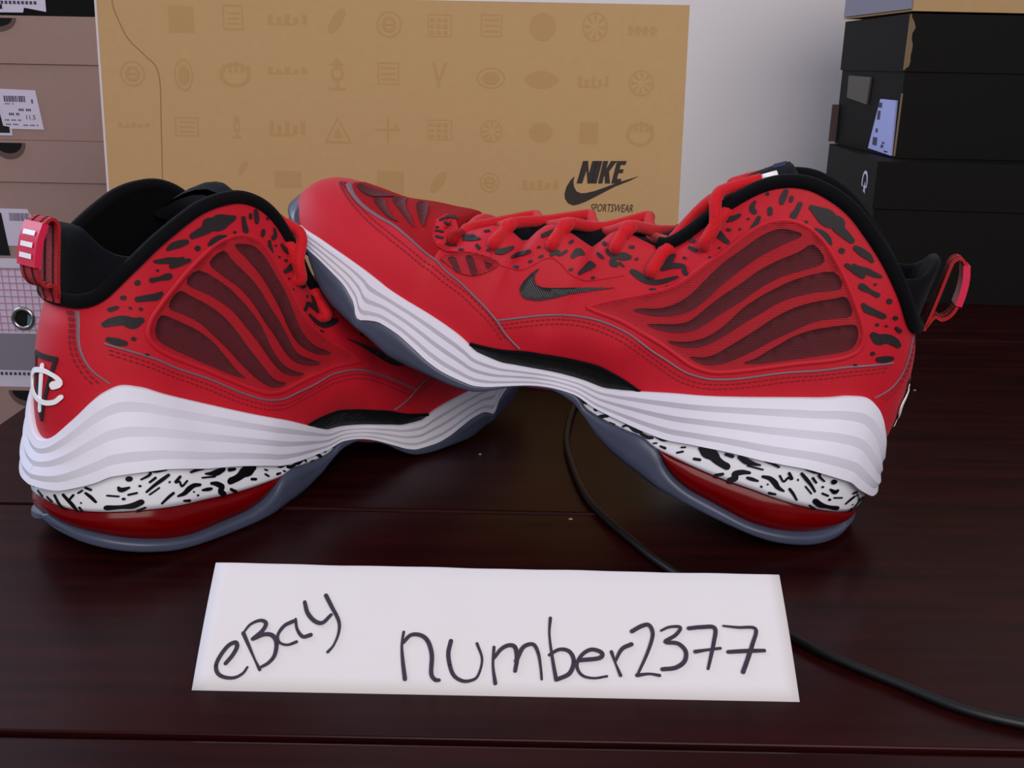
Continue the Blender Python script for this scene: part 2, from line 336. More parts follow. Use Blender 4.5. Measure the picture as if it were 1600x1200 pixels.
STITCH = {'a': [(1969, 401), (1895, 449), (1788, 511), (1675, 564), (1584, 591), (1487, 604), (1385, 604), (1293, 588), (1202, 571), (1093, 556), (999, 568), (922, 596), (815, 651), (669, 744), (521, 825), (402, 899), (252, 977)], 'b': [(1968, 381), (1886, 429), (1779, 491), (1665, 545), (1575, 571), (1477, 582), (1373, 579), (1281, 562), (1190, 546), (1083, 534), (990, 549), (912, 576), (805, 632), (660, 724), (513, 809), (393, 883), (249, 959)], 'c': [(3141, 611), (3066, 597), (2962, 575), (2831, 548), (2690, 529), (2557, 511), (2431, 489), (2328, 469), (2209, 451), (2110, 418), (2018, 386), (1919, 325)], 'd': [(3125, 614), (3051, 603), (2952, 585), (2823, 564), (2682, 549), (2548, 532), (2424, 511), (2315, 492), (2196, 474), (2101, 443), (2014, 408), (1905, 339)]}
HEEL_SEAM = [(211, 1133), (183, 1029), (178, 951), (198, 881), (246, 821)]
HEEL_STITCH = [[(197, 1128), (162, 1016), (155, 930), (174, 853), (200, 813)], [(202, 1130), (172, 1023), (167, 942), (187, 868), (216, 818)]]
SHANK_TOP = [(2071, 251), (1930, 280), (1783, 333), (1707, 353), (1554, 392), (1435, 414), (1329, 408), (1224, 395)]
SPOTS = [[(2488, 709, 4), (2452, 719, 4)], [(2498, 691, 5), (2484, 705, 4)], [(2467, 692, 4), (2447, 692, 4)], [(2488, 662, 4), (2479, 666, 4)], [(2480, 650, 4), (2449, 659, 4)], [(2460, 631, 5), (2437, 635, 5)], [(2407, 615, 7), (2378, 622, 8), (2345, 633, 5)], [(2317, 628, 5), (2301, 636, 5)], [(2363, 668, 5), (2286, 707, 5)], [(2330, 670, 5), (2290, 693, 11), (2248, 713, 4)], [(2250, 746, 4), (2230, 758, 4)], [(2245, 683, 7), (2229, 678, 9)], [(2187, 687, 6), (2178, 691, 5)], [(2142, 700, 11), (2116, 713, 14), (2089, 738, 8)], [(2065, 706, 9), (2036, 734, 9), (1993, 772, 8)], [(2027, 675, 7), (2015, 683, 8)], [(1969, 732, 7), (1962, 738, 5)], [(1964, 805, 5), (1957, 811, 5)], [(1937, 769, 6), (1926, 780, 6)], [(1972, 858, 9), (1938, 893, 10)], [(1891, 804, 11), (1871, 822, 11), (1854, 816, 7), (1835, 842, 7)], [(1839, 882, 7), (1833, 889, 7)], [(1795, 835, 12), (1784, 858, 18), (1756, 861, 7)], [(1729, 777, 9), (1711, 807, 11), (1695, 834, 19), (1681, 841, 11)], [(1778, 774, 7), (1771, 778, 7)], [(1661, 789, 7), (1655, 792, 7)], [(1687, 896, 7), (1666, 893, 8), (1654, 890, 4)], [(1651, 929, 11), (1627, 924, 14), (1596, 929, 16), (1567, 938, 18), (1544, 945, 11)], [(1609, 916, 11), (1604, 893, 18), (1585, 889, 11)], [(1575, 903, 7), (1549, 898, 4)], [(1563, 987, 7), (1549, 992, 7)], [(1598, 1012, 5), (1592, 1015, 5)], [(1684, 948, 9), (1678, 951, 9)], [(1512, 950, 6), (1507, 953, 6)], [(1503, 894, 11), (1474, 891, 16), (1434, 884, 14), (1393, 891, 12), (1353, 914, 11), (1322, 942, 9), (1297, 966, 5)], [(1386, 859, 5), (1363, 868, 5)], [(1323, 904, 5), (1317, 906, 5)], [(1389, 994, 11), (1368, 1014, 21), (1356, 1043, 7)], [(1377, 966, 11), (1355, 990, 14), (1328, 1006, 12), (1294, 1021, 9), (1278, 1003, 11), (1265, 997, 9)], [(1309, 1054, 6), (1306, 1056, 6)], [(1306, 1106, 7), (1276, 1109, 9)], [(1312, 1137, 9), (1307, 1140, 9)], [(1203, 1110, 5), (1200, 1111, 5)], [(1183, 1167, 5), (1180, 1168, 5)], [(1239, 1219, 11), (1210, 1220, 16), (1178, 1210, 12), (1158, 1207, 9)], [(1185, 1254, 6), (1174, 1258, 6)], [(1136, 1280, 5), (1134, 1281, 5)], [(1236, 1282, 7), (1208, 1293, 12), (1182, 1311, 11), (1164, 1335, 7)], [(1123, 1335, 5), (1121, 1337, 5)], [(1129, 1416, 5), (1131, 1394, 11), (1123, 1379, 12), (1111, 1375, 11)], [(1082, 1360, 9), (1082, 1336, 11), (1088, 1309, 9)], [(1055, 1413, 11), (1046, 1398, 11)], [(1096, 1468, 7), (1093, 1469, 7)], [(1026, 1508, 12), (1025, 1481, 14), (1021, 1462, 11)], [(992, 1496, 9), (989, 1485, 9)], [(947, 1485, 11), (946, 1459, 12), (949, 1430, 16)], [(889, 1426, 7), (887, 1427, 7)], [(896, 1493, 11), (866, 1488, 21), (826, 1481, 35), (790, 1475, 32), (757, 1483, 21), (741, 1469, 14)], [(757, 1459, 21), (713, 1445, 18), (673, 1431, 12)], [(835, 1410, 11), (807, 1407, 16), (774, 1397, 16), (750, 1386, 7)], [(694, 1376, 12), (690, 1375, 12)], [(644, 1410, 11), (610, 1404, 16), (576, 1397, 14), (552, 1386, 7)], [(644, 1327, 9), (617, 1323, 12), (587, 1318, 14), (559, 1311, 11)], [(616, 1339, 7), (589, 1332, 14), (551, 1337, 14), (515, 1337, 11), (488, 1339, 7)], [(543, 1268, 14), (527, 1266, 14), (498, 1263, 9), (462, 1260, 11)], [(495, 1299, 5), (492, 1300, 5)], [(405, 1256, 11), (401, 1254, 11)], [(497, 1197, 9), (473, 1186, 16), (438, 1185, 14), (394, 1184, 12)], [(345, 1196, 9), (340, 1195, 9)], [(402, 1139, 7), (400, 1140, 7)], [(363, 1148, 5), (360, 1149, 5)], [(316, 1155, 7), (294, 1146, 9)], [(395, 1091, 14), (362, 1082, 25), (329, 1097, 21), (292, 1093, 18), (266, 1082, 11)], [(357, 1012, 9), (355, 1013, 9)], [(321, 997, 11), (294, 1006, 16), (268, 1018, 11)], [(403, 932, 7), (398, 934, 7)]]
BAND_SPOTS = [[(1136, 208, 7), (1100, 208, 9), (1077, 218, 7)], [(1065, 236, 9), (1029, 242, 14), (998, 256, 7)], [(1060, 197, 4), (1047, 206, 4)], [(1024, 201, 5), (1001, 204, 7)], [(940, 214, 5), (918, 233, 5)], [(933, 248, 4), (917, 258, 4)], [(855, 227, 7), (829, 236, 7)], [(850, 287, 11), (823, 285, 28), (787, 286, 28), (758, 273, 21), (729, 267, 18), (705, 266, 18)], [(733, 318, 7), (703, 324, 9)], [(670, 335, 11), (636, 332, 16), (599, 337, 9), (571, 345, 4)], [(621, 315, 4), (551, 331, 4)], [(559, 373, 5), (529, 378, 7), (493, 377, 5)], [(730, 201, 9), (704, 223, 7)], [(662, 210, 14), (644, 234, 14), (655, 250, 14), (628, 275, 12), (598, 288, 7)], [(595, 261, 7), (574, 265, 9), (547, 270, 5)], [(536, 300, 7), (504, 307, 11), (474, 298, 14), (451, 284, 11), (419, 279, 5)], [(522, 252, 5), (519, 252, 5)], [(501, 276, 4), (499, 277, 4)], [(474, 240, 7), (446, 248, 5)], [(469, 340, 5), (441, 322, 5), (431, 348, 5), (413, 350, 7), (436, 370, 7)], [(386, 359, 4), (384, 356, 4)], [(398, 299, 7), (374, 285, 7), (344, 262, 5)], [(383, 392, 7), (353, 376, 9), (317, 355, 7), (286, 331, 5)], [(338, 340, 4), (297, 316, 4)], [(375, 420, 5), (331, 421, 6), (310, 429, 6), (304, 410, 6), (270, 394, 4)], [(326, 391, 6), (302, 375, 5)], [(227, 403, 12), (224, 404, 12)], [(264, 363, 5), (261, 364, 5)], [(248, 332, 5), (218, 328, 5)], [(222, 362, 5), (195, 354, 11), (186, 367, 5)], [(201, 309, 6), (198, 310, 6)], [(183, 324, 4), (147, 331, 4)], [(260, 285, 14), (228, 273, 14), (189, 272, 9), (143, 272, 12)], [(274, 255, 5), (244, 246, 5)], [(1493, 214, 7), (1453, 206, 11), (1441, 202, 7)], [(1388, 198, 9), (1384, 197, 9)], [(1352, 175, 9), (1320, 200, 9)], [(1293, 172, 7), (1270, 178, 4)], [(1229, 192, 5), (1209, 211, 7), (1172, 208, 11), (1139, 214, 9)]]
HEEL_SPOTS = [[(111, 325, 5), (76, 312, 5)], [(26, 303, 5), (-11, 288, 7)], [(-52, 293, 5), (-83, 278, 5)], [(-104, 311, 7), (-127, 272, 7), (-152, 254, 5)], [(-154, 323, 7), (-192, 282, 9), (-211, 253, 5)], [(-183, 305, 5), (-203, 329, 5)], [(-223, 270, 5), (-232, 255, 4)], [(-225, 341, 4), (-242, 354, 4)], [(-255, 343, 5), (-272, 325, 7), (-288, 301, 5)], [(-257, 368, 5), (-275, 359, 5)], [(-231, 295, 3), (-233, 292, 3)]]
EYELETS = [(2373, -320, 642), (2174, -354, 724), (1909, -342, 841), (1623, -332, 955), (1414, -355, 932), (1245, -368, 1153)]
TAB = [(243, 1223), (187, 1250), (103, 1212), (77, 1252), (111, 1371), (191, 1433), (285, 1432)]
EMB = [(123, 123, 880), (116, -76, 921), (86, 112, 611)]
INK = [[(-1036, 99), (-1016, 130), (-1005, 161), (-1013, 179), (-1037, 167), (-1060, 129), (-1070, 91), (-1058, 61), (-1029, 47), (-994, 47), (-967, 63), (-954, 86)], [(-990, 216), (-963, 170), (-932, 117), (-907, 78)], [(-990, 216), (-969, 250), (-934, 267), (-911, 256), (-920, 226), (-950, 194)], [(-948, 194), (-910, 212), (-879, 208), (-860, 180), (-860, 133), (-878, 104), (-902, 88)], [(-808, 266), (-840, 247), (-859, 211), (-849, 182), (-818, 173), (-786, 185)], [(-802, 276), (-791, 236), (-766, 207), (-737, 214)], [(-777, 345), (-760, 301), (-729, 269), (-698, 263), (-670, 295)], [(-699, 374), (-671, 327), (-638, 271), (-633, 224), (-646, 176), (-665, 149)], [(-389, 232), (-392, 181), (-384, 120), (-371, 53)], [(-389, 189), (-361, 220), (-324, 220), (-296, 197), (-278, 145), (-276, 76), (-261, 53), (-246, 51)], [(-210, 201), (-217, 146), (-198, 78), (-164, 52), (-129, 53), (-104, 72), (-91, 133), (-112, 193)], [(-48, 180), (-50, 111), (-40, 44)], [(-47, 138), (-21, 173), (8, 188), (31, 180), (38, 136), (32, 91)], [(35, 128), (61, 181), (98, 193), (117, 160), (126, 107), (130, 62)], [(163, 298), (159, 232), (169, 146), (183, 61)], [(158, 154), (196, 176), (233, 169), (249, 132), (232, 86), (187, 63)], [(270, 136), (344, 146), (353, 167), (315, 178), (279, 156), (260, 117), (277, 81), (320, 70), (370, 78)], [(390, 170), (403, 128), (420, 82)], [(403, 135), (429, 181), (466, 201)], [(470, 251), (508, 273), (537, 277), (548, 239), (524, 169), (482, 84)], [(481, 84), (527, 90), (564, 85)], [(581, 257), (614, 272), (655, 272), (635, 241), (593, 213), (640, 208), (667, 179), (660, 140), (625, 115), (576, 108)], [(686, 268), (736, 274), (785, 271), (775, 212), (759, 158), (745, 113)], [(703, 177), (750, 185), (798, 192)], [(818, 280), (873, 275), (939, 271), (919, 207), (896, 153), (873, 103)], [(826, 179), (892, 184), (962, 187)]]
ICONS = [('square', -2303, 2451, 87, 87), ('sheet', -1949, 2470, 70, 83), ('word', -1574, 2465, 139, 39), ('leaf', -1243, 2458, 74, 87), ('ring', -885, 2444, 87, 87), ('grid', -540, 2442, 83, 74), ('rsquare', -187, 2449, 74, 74), ('disc', 163, 2447, 91, 91), ('wheel', 520, 2453, 87, 96), ('nike', 849, 2434, 104, 35), ('ring', -2658, 2089, 87, 87), ('oval', -2305, 2087, 65, 109), ('foot', -1951, 2094, 117, 87), ('word', -1584, 2130, 139, 26), ('figure', -1245, 2115, 96, 109), ('rsquare', -892, 2122, 74, 74), ('vee', -539, 2115, 52, 87), ('oval', -186, 2105, 100, 70), ('lens', 163, 2099, 122, 61), ('word', 525, 2097, 109, 44), ('wheel', 852, 2090, 87, 87), ('word', -2667, 1746, 113, 17), ('rsquare', -2301, 1740, 83, 65), ('figure', -1953, 1747, 52, 78), ('word', -1596, 1745, 130, 57), ('triangle', -1248, 1738, 100, 91), ('cross', -899, 1745, 87, 87), ('grid', -538, 1751, 87, 70), ('wheel', -177, 1749, 78, 78), ('lens', 167, 1747, 87, 70), ('square', 502, 1749, 65, 74), ('foot', 859, 1747, 104, 87), ('leaf', -1919, 1468, 44, 52), ('square', -1606, 1394, 96, 57), ('square', -884, 1386, 96, 78), ('leaf', -546, 1392, 74, 78), ('ring', -185, 1399, 70, 70), ('word', 176, 1392, 130, 39)]
BOX_SWOOSH = [(411, 1454), (405, 1414), (411, 1379), (430, 1348), (462, 1336), (498, 1339), (561, 1355), (672, 1397), (748, 1425), (867, 1463), (806, 1431), (695, 1385), (585, 1325), (496, 1278), (451, 1260), (411, 1250), (374, 1263), (350, 1294), (345, 1329), (357, 1378), (383, 1423)]
BOX_NIKE = {'N': [(468, 1559), (504, 1560), (512, 1469), (533, 1560), (567, 1561), (536, 1406), (505, 1405), (495, 1496), (467, 1405), (428, 1404)], 'I': [(562, 1561), (603, 1561), (568, 1406), (532, 1406)], 'K': [(609, 1561), (645, 1562), (632, 1507), (665, 1563), (706, 1563), (653, 1490), (663, 1408), (627, 1408), (624, 1463), (618, 1454), (609, 1407), (579, 1407)], 'E': [(706, 1563), (773, 1565), (767, 1538), (734, 1537), (726, 1507), (755, 1507), (750, 1481), (720, 1480), (711, 1440), (742, 1441), (737, 1410), (672, 1408)]}
CREASE = [(-2767, 2567), (-2750, 2485), (-2674, 2320), (-2571, 2217), (-2477, 2092), (-2480, 1728), (-2494, 1333), (-2505, 1064)]

cv = lambda pts: qcurve([(a*1e-4, b*1e-4) for a, b in pts])
WING_TOP, WING_BOT, BAND_BOT, AIR_BOT, OUT_BOT = cv(C_WING_TOP), cv(C_WING_BOT), cv(C_BAND_BOT), cv(C_AIR_BOT), cv(C_OUT_BOT)
XB = .3145                       # where the toe bumper starts
_toe = pchip([XB, XB + .006, XB + .012, XB + .018, ST], [float(WING_BOT(XB)), .0410, .0462, .0495, .0508])
def OUT_TOP(x):
    x = np.asarray(x, float)
    return np.where(x < .1029, AIR_BOT(x), np.where(x < .1494, BAND_BOT(x), np.where(x < XB, WING_BOT(x), _toe(x))))
u4 = lambda pts: [tuple(v*1e-4 for v in p) for p in pts]

def arr(a): return np.atleast_1d(np.asarray(a, float))
def on_upper(x, z, off):
    """points on the outer side of the upper, lifted by off along the surface normal"""
    x, z = arr(x), arr(z); e = 3e-4
    z = np.minimum(z, Ze(unshear(x, z)) - 1e-5)
    y = Uc(x, z); ux = (Uc(x + e, z) - Uc(x - e, z))/(2*e); uz = (y - Uc(x, z - e))/e
    ux = np.clip(ux, -6, 6); uz = np.clip(uz, -8, 8)
    n = np.stack([-ux, -np.ones_like(x), -uz], 1); n /= np.linalg.norm(n, axis=1)[:, None]
    return np.stack([x, -y, z], 1) + off*n
def s_normal(x):
    e = 2e-4; d = np.clip((S(x + e) - S(x - e))/(2*e), -60, 60); k = np.sqrt(1 + d*d)
    return -d/k, 1/k
def on_sole(x, z, off):
    x, z = arr(x), arr(z); nx, ny = s_normal(x)
    return np.stack([x + nx*off, -(S(x) + ny*off), z], 1)
def inv(f, y, a, b):
    """x in [a, b] where the growing width f(x) reaches |y|"""
    a = np.full_like(y, a); b = np.full_like(y, b); y = np.abs(y)
    for _ in range(40):
        m = (a + b)/2; lo = f(m) < y; a = np.where(lo, m, a); b = np.where(lo, b, m)
    return b
def on_heel(y, z, off):
    y, z = arr(y), arr(z)
    g = lambda q: inv(lambda x: Uc(x, z), q, .0, .06)
    e = 4e-4; x = g(y); dy = (g(y + e) - g(y - e))/(2*e)
    n = np.stack([-np.ones_like(y), dy, np.zeros_like(y)], 1); n /= np.linalg.norm(n, axis=1)[:, None]
    return np.stack([x, y, z], 1) + off*n
def on_sole_heel(y, z, off):
    y, z = arr(y), arr(z); x = inv(S, y, SH, .05); nx, ny = s_normal(x)
    return np.stack([x + nx*off, y + np.sign(y)*ny*off, z], 1)

class Shoe:
    def __init__(s, root, side):
        s.root, s.k = root, side                       # side -1 mirrors the shoe
    def put(s, name, v, f, m, parent=None, smooth=True, ref=(.14, 0, .05), weld=0):
        v = [(p[0], p[1]*s.k, p[2]) for p in v]
        if s.k < 0: f = [q[::-1] for q in f]
        return build(name, v, f, m, parent or s.root, smooth, None if ref is None else (ref[0], ref[1]*s.k, ref[2]), weld)
    def patch(s, mb, poly, fn, off, step=.004, thick=.0005):
        pts, tris = cdt(poly, step)
        a = np.array(pts); n = len(a)
        v = np.concatenate([fn(a[:, 0], a[:, 1], off), fn(a[:, 0], a[:, 1], off - thick)])
        ed = {}
        for t in tris:
            for i, j in ((t[0], t[1]), (t[1], t[2]), (t[2], t[0])): ed[(i, j)] = 1
        mb.add(v, list(tris) + [(i, j, j + n, i + n) for i, j in ed if (j, i) not in ed])
        return mb
    def line(s, mb, pts, fn, w, off, n=6, dash=None):
        c = spline(pts, n); seg = np.r_[0, np.cumsum(np.linalg.norm(np.diff(c, axis=0), axis=1))]
        def strip(a, b, k):
            q = np.linspace(a, b, k); x = np.interp(q, seg, c[:, 0]); z = np.interp(q, seg, c[:, 1])
            dx, dz = np.gradient(x), np.gradient(z); l = np.hypot(dx, dz) + 1e-12
            A = fn(x - dz/l*w/2, z + dx/l*w/2, off*.3); B = fn(x, z, off); D = fn(x + dz/l*w/2, z - dx/l*w/2, off*.3)
            v, f = grid([[A[i], B[i], D[i]] for i in range(k)]); mb.add(v, f)
        if dash is None: strip(0, seg[-1], max(8, int(seg[-1]/.0015)))
        else:
            q = 0
            while q + dash[0] < seg[-1]: strip(q, q + dash[0], 3); q += dash[0] + dash[1]
        return mb

def perimeter(n):
    c = (1 - np.cos(np.linspace(0, math.pi, n)))/2
    return [(v, -1) for v in c[::-1]] + [(v, 1) for v in c[1:-1]]

def make_shoe(root, side):
    sh = Shoe(root, side)
    # --- red upper
    n, r = 200, 44
    c = (1 - np.cos(np.linspace(0, math.pi, n)))/2; x0 = XH + (XT - XH)*c
    tt = 1 - (1 - np.linspace(0, 1, r))**1.7
    def wall(sg, x0, tt, dy=0, dx=0):
        rows = []
        for x in x0:
            z = Zb(x) + (Ze(x) - Zb(x))*tt
            w = np.maximum(prof(np.full_like(tt, x), tt) - dy, 0)
            xx = x + shear(np.full_like(tt, x), z) + dx*np.clip(1 - (x - XH)/.03, 0, 1)
            rows.append(np.stack([xx, sg*w, z], 1))
        return rows
    v1, f1 = grid(wall(-1, x0, tt)); v2, f2 = grid(wall(1, x0, tt))
    mb = MB().add(v1, [q[::-1] for q in f1]).add(v2, f2)
    up_ = sh.put('upper', mb.v, mb.f, 'red', weld=1e-5)
    md = up_.modifiers.new('thickness', 'SOLIDIFY'); md.thickness = .0020; md.offset = -1
    # --- lining, insole
    xl = x0[x0 < .172]
    v1, f1 = grid(wall(-1, xl, tt, .0030, .0030)); v2, f2 = grid(wall(1, xl, tt, .0030, .0030))
    mb = MB().add(v1, f1).add(v2, [q[::-1] for q in f2]); sh.put('lining', mb.v, mb.f, 'lining', ref=None, weld=1e-5)
    P = [[(x, sg*max(float(Wb(x)) - .012*math.exp(-((x - .155)/.035)**2) - .003, 0), .046 - .02*min(max((x - .05)/.1, 0), 1)) for sg in np.linspace(-1, 1, 5)] for x in x0[4:-6:4]]
    v, f = grid(P); sh.put('insole', v, f, 'lining', ref=(.14, 0, 0))
    # --- toe mesh (vamp)
    seam = u4(SEAMS['toeseam'][:8]); seam = sorted(seam)
    zs = pchip([p[0] for p in seam], [p[1] for p in seam])
    xa = np.linspace(max(p[0] for p in u4(PATCH['eyestay'])) - .011, seam[-1][0] - .0005, 60); k = np.linspace(0, 1, 16)
    P = []
    for x in xa:
        t0 = min(max((float(zs(x)) - float(Zb(x)))/(float(Ze(x)) - float(Zb(x))), .1), .96)
        t = t0 + (1 - t0)*(1 - (1 - k)**1.7); z = Zb(x) + (Ze(x) - Zb(x))*t
        t = np.minimum(t, 1); w = prof(np.full_like(t, x), t)
        lat = np.stack([np.full_like(t, x), -w - .0003, z + .0004], 1); med = lat[::-1].copy(); med[:, 1] *= -1
        P.append(np.concatenate([lat, med]))
    v, f = grid(P); sh.put('toe_mesh', v, f, 'vamp', weld=1e-6)
    # --- overlays on the outer side
    U_, L_ = on_upper, sh.line
    es = u4(PATCH['eyestay'][3:10]); xe = max(p[0] for p in es) - .002
    es = es + [(x, float(Ze(x)) - .0002) for x in np.linspace(es[-1][0], xe, 14)]
    sh.put('eyestay', *_vf(sh.patch(MB(), es, U_, .0009, .0025)), 'red')
    sh.put('mesh_panel', *_vf(sh.patch(MB(), spl(PATCH['mesh_panel']), U_, .0005)), 'red_mesh')
    b = L_(MB(), u4(PATCH['mesh_panel'] + PATCH['mesh_panel'][:1]), U_, .0022, .0013); sh.put('panel_rim', b.v, b.f, 'red')
    for q in ('s1', 's2', 's3', 's4', 's5'): sh.put('mesh_stripe', *_vf(sh.patch(MB(), spl(PATCH[q], 3), U_, .0009, .004)), 'maroon')
    ep = sh.put('vent_window', *_vf(sh.patch(MB(), spl(PATCH['eyepatch']), U_, .0012)), 'red_mesh')
    for q in ('e1', 'e2', 'e3'): sh.put('vent_stripe', *_vf(sh.patch(MB(), spl(PATCH[q], 2), U_, .0016)), 'maroon', ep)
    for q in ('v1', 'v2', 'v3', 'v4'): sh.put('toe_stripe', *_vf(sh.patch(MB(), spl(PATCH[q], 3), U_, .0011, .003)), 'maroon')
    tag(sh.put('swoosh', *_vf(sh.patch(MB(), u4(PATCH['swoosh']), U_, .0010, .003)), 'swoosh'), 'black ribbed check-mark emblem')
    b = MB(); L_(b, u4(SEAMS['seam']), U_, .0011, .0011); L_(b, u4(SEAMS['toeseam']), U_, .0011, .0012); L_(b, u4(HEEL_SEAM), U_, .0008, .0007); sh.put('seam_edge', b.v, b.f, 'seam')
    b = MB(); L_(b, u4(SEAMS['eyeseam']), U_, .0007, .0008); sh.put('eyestay_seam', b.v, b.f, 'red')
    b = MB()
    for q in list(STITCH.values()) + HEEL_STITCH: L_(b, u4(q), U_, .0006, .0005, dash=(.0016, .0009))
    tag(sh.put('stitching', b.v, b.f, 'stitch'), kind='stuff')
    b = MB()
    for i, q in enumerate(SPOTS): sh.patch(b, stroke(u4(q)), U_, (.0013 if q[0][0] > 2130 else .0006) + .00006*(i % 3), .004, .0004)
    tag(sh.put('spot_print', b.v, b.f, 'spot', smooth=False), 'black ink-blot spots printed around the collar and laces')
    # --- shank plate under the arch
    st = pchip(*zip(*sorted(u4(SHANK_TOP)))); xs_ = [p[0] for p in u4(SHANK_TOP)]; xa = np.linspace(min(xs_) - .001, max(xs_), 60)
    for sg in (-1, 1):
        P = []
        for x in xa:
            a_, b_ = float(WING_TOP(x)) - .003, max(float(st(x)), float(WING_TOP(x)) + .0002); z = np.linspace(a_, b_, 9)
            p = on_upper(np.full(9, x), z, .0012); p[:, 1] += .0006*np.sin(np.linspace(0, math.pi, 9)); p[:, 1] *= -sg; P.append(p)
        v, f = grid(P); sh.put('shank_plate', v, f, 'shank')
    p = on_upper(xa, np.array([float(st(x)) for x in xa]), .0012); v, f = tube(p, .0010, 6); sh.put('shank_edge', v, f, 'black')
    # --- collar piping
    e = [x for x in x0 if x < .147]; path = []
    for sg, xs in ((-1, e[::-1]), (1, e[1:])):
        for x in xs:
            h = 4e-4; dz = (float(Ze(x + h)) - float(Ze(max(x - h, 0))))/(2*h); l = math.hypot(1, dz); z = float(Ze(x))
            path.append((x + float(shear(np.array(x), z)) - dz/l*.0020, sg*(float(We(x)) - .0004), z + .0020/l))
    path = np.array(path); keep = [0]
    for i in range(1, len(path)):
        if np.linalg.norm(path[i] - path[keep[-1]]) > .0016: keep.append(i)
    path = path[keep]
    for _ in range(2): path[1:-1] = (path[:-2] + 2*path[1:-1] + path[2:])/4
    v, f = tube(path, .0032, 10); sh.put('collar_piping', v, f, 'black')
    # --- padded heel collar above the piping
    zc = pchip([0, .006, .014, .024, .032, .040], [.1505, .1498, .1462, .1405, .1375, .1362])
    xa = XH + (np.linspace(0, 1, 30)**2)*(.039 - XH); P = []
    for sg, xs in ((-1, xa[::-1]), (1, xa[1:])):
        for x in xs:
            w = float(We(x)); top = float(zc(x)); z0 = float(Ze(x)) - .006; row = []
            for z, d in [(z0 + (top - .002 - z0)*q, .0012 - .0014*math.sin(q*3.0)) for q in np.linspace(0, 1, 7)] + [(top - .0006, .002), (top, .0032), (top - .0006, .0046), (top - .003, .0058), (top - .015, .0062), (.10, .0055)]:
                hx = x + float(shear(np.array(x), z)); row.append((hx + d*max(0, 1 - (x - XH)/.02), sg*max(w - d*min(1, (x - XH)/.012), 0), z))
            P.append(row)
    v, f = grid(P); sh.put('heel_collar', v, f, 'navy', ref=(.05, 0, .05))
    # --- tongue
    cl = spline(u4(TONGUE), 4)
    tg = np.gradient(cl, axis=0); tg /= np.linalg.norm(tg, axis=1)[:, None]; nrm = np.stack([tg[:, 1], -tg[:, 0]], 1)
    if nrm[0][1] < 0: nrm = -nrm
    q = np.linspace(0, 1, len(cl)); P = []
    for i in range(len(cl)):
        w = .019 + .014*q[i]**1.1; th = (.0035 + .0045*q[i]) * (1 if i < len(cl) - 2 else (.75 if i == len(cl) - 2 else .2)); arch = .006 + .010*q[i]
        row = []
        for a in np.linspace(0, 2*math.pi, 25):
            d = th*math.sin(a) - arch*math.cos(a)**2; row.append((cl[i][0] + nrm[i][0]*d, w*math.cos(a), cl[i][1] + nrm[i][1]*d))
        P.append(row)
    v, f = grid(P); tn = sh.put('tongue', v, f, 'navy', ref=(.16, 0, .06))
    i0 = len(cl) - 8; P = []
    for i in range(i0, len(cl) - 3):
        w = .008; arch = (.006 + .010*q[i])*(w/(.019 + .014*q[i]))**2; th = .0035 + .0045*q[i] + (.0006 if i < len(cl) - 3 else -.0015)
        P.append([(cl[i][0] + nrm[i][0]*(th*math.sqrt(1 - (.4*u)**2) - arch*u*u), w*u, cl[i][1] + nrm[i][1]*(th*math.sqrt(1 - (.4*u)**2) - arch*u*u)) for u in np.linspace(-1, 1, 9)])
    v, f = grid(P); sh.put('tongue_highlight', v, f, 'blue', tn, ref=(.16, 0, .06))  # blue highlight of the top fold, painted as a thin overlay
    zt = lambda x: float(np.interp(x, cl[::-1, 0], cl[::-1, 1]))
    # --- laces
    E = [np.array(p)*1e-4 for p in EYELETS]; mir = np.array([1, -1, 1])
    N = [on_upper(p[0], p[2], 1)[0] - on_upper(p[0], p[2], 0)[0] for p in E]
    LTOP = pchip(*zip(*[(a*1e-4, b*1e-4) for a, b in LACE_TOP]))
    def strand(i, j, sg, lift):
        a, b = E[i]*(1 if sg < 0 else mir), E[j]*(mir if sg < 0 else 1); na, nb = N[i]*(1 if sg < 0 else mir), N[j]*(mir if sg < 0 else 1)
        def over(e, nn):
            x = e[0]; z = float(Ze(x)); w = float(We(x)); s_ = np.sign(e[1])
            return [e - nn*.002, e + nn*.0026, np.array([x, s_*(w + .0035), (z + e[2])/2 + .002]), np.array([x - .001, s_*(w - .002), z + .0028])]
        A, B = over(a, na), over(b, nb); xm = (a[0] + b[0])/2
        mid = [np.array([xm, 0, float(LTOP(xm)) - .0062 + lift])]
        v, f = tube(spline(A + mid + B[::-1], 6), .0031, 9); sh.put('lace', v, f, 'lace', ref=None)
    strand(0, 0, -1, .003)
    for i in range(5): strand(i, i + 1, 1, .0); strand(i, i + 1, -1, .0030)
    for sg in (-1, 1):
        a = E[5]*np.array([1, -sg, 1]); nn = N[5]*np.array([1, -sg, 1]); x = a[0]; w = float(We(x)); s_ = np.sign(a[1]); z = float(Ze(x))
        pts = [a - nn*.002, a + nn*.0028, np.array([x, s_*(w + .006), (z + a[2])/2 + .002]), np.array([x + .0050, s_*(w + .0025), z + .0065]), np.array([x + .0005, s_*(w - .0060), z + .0125]), np.array([x - .0095, s_*(w - .0090), z + .0205])]
        v, f = tube(spline(pts, 6), .0029, 9); la = sh.put('lace', v, f, 'lace', ref=None)
        d = pts[-1] - pts[-2]; v, f = tube([pts[-1], pts[-1] + d*.55], .0022, 8); sh.put('aglet', v, f, 'white_ink', la, ref=None)
    # --- pull tab
    lp = spline([(.0168, .1165), (.0180, .129), (.0200, .1440), (.0205, .1505), (.0175, .1528), (.0128, .1480), (.0096, .1365), (.0094, .1290), (.0120, .1245), (.0155, .1243), (.0168, .1185)], 6)
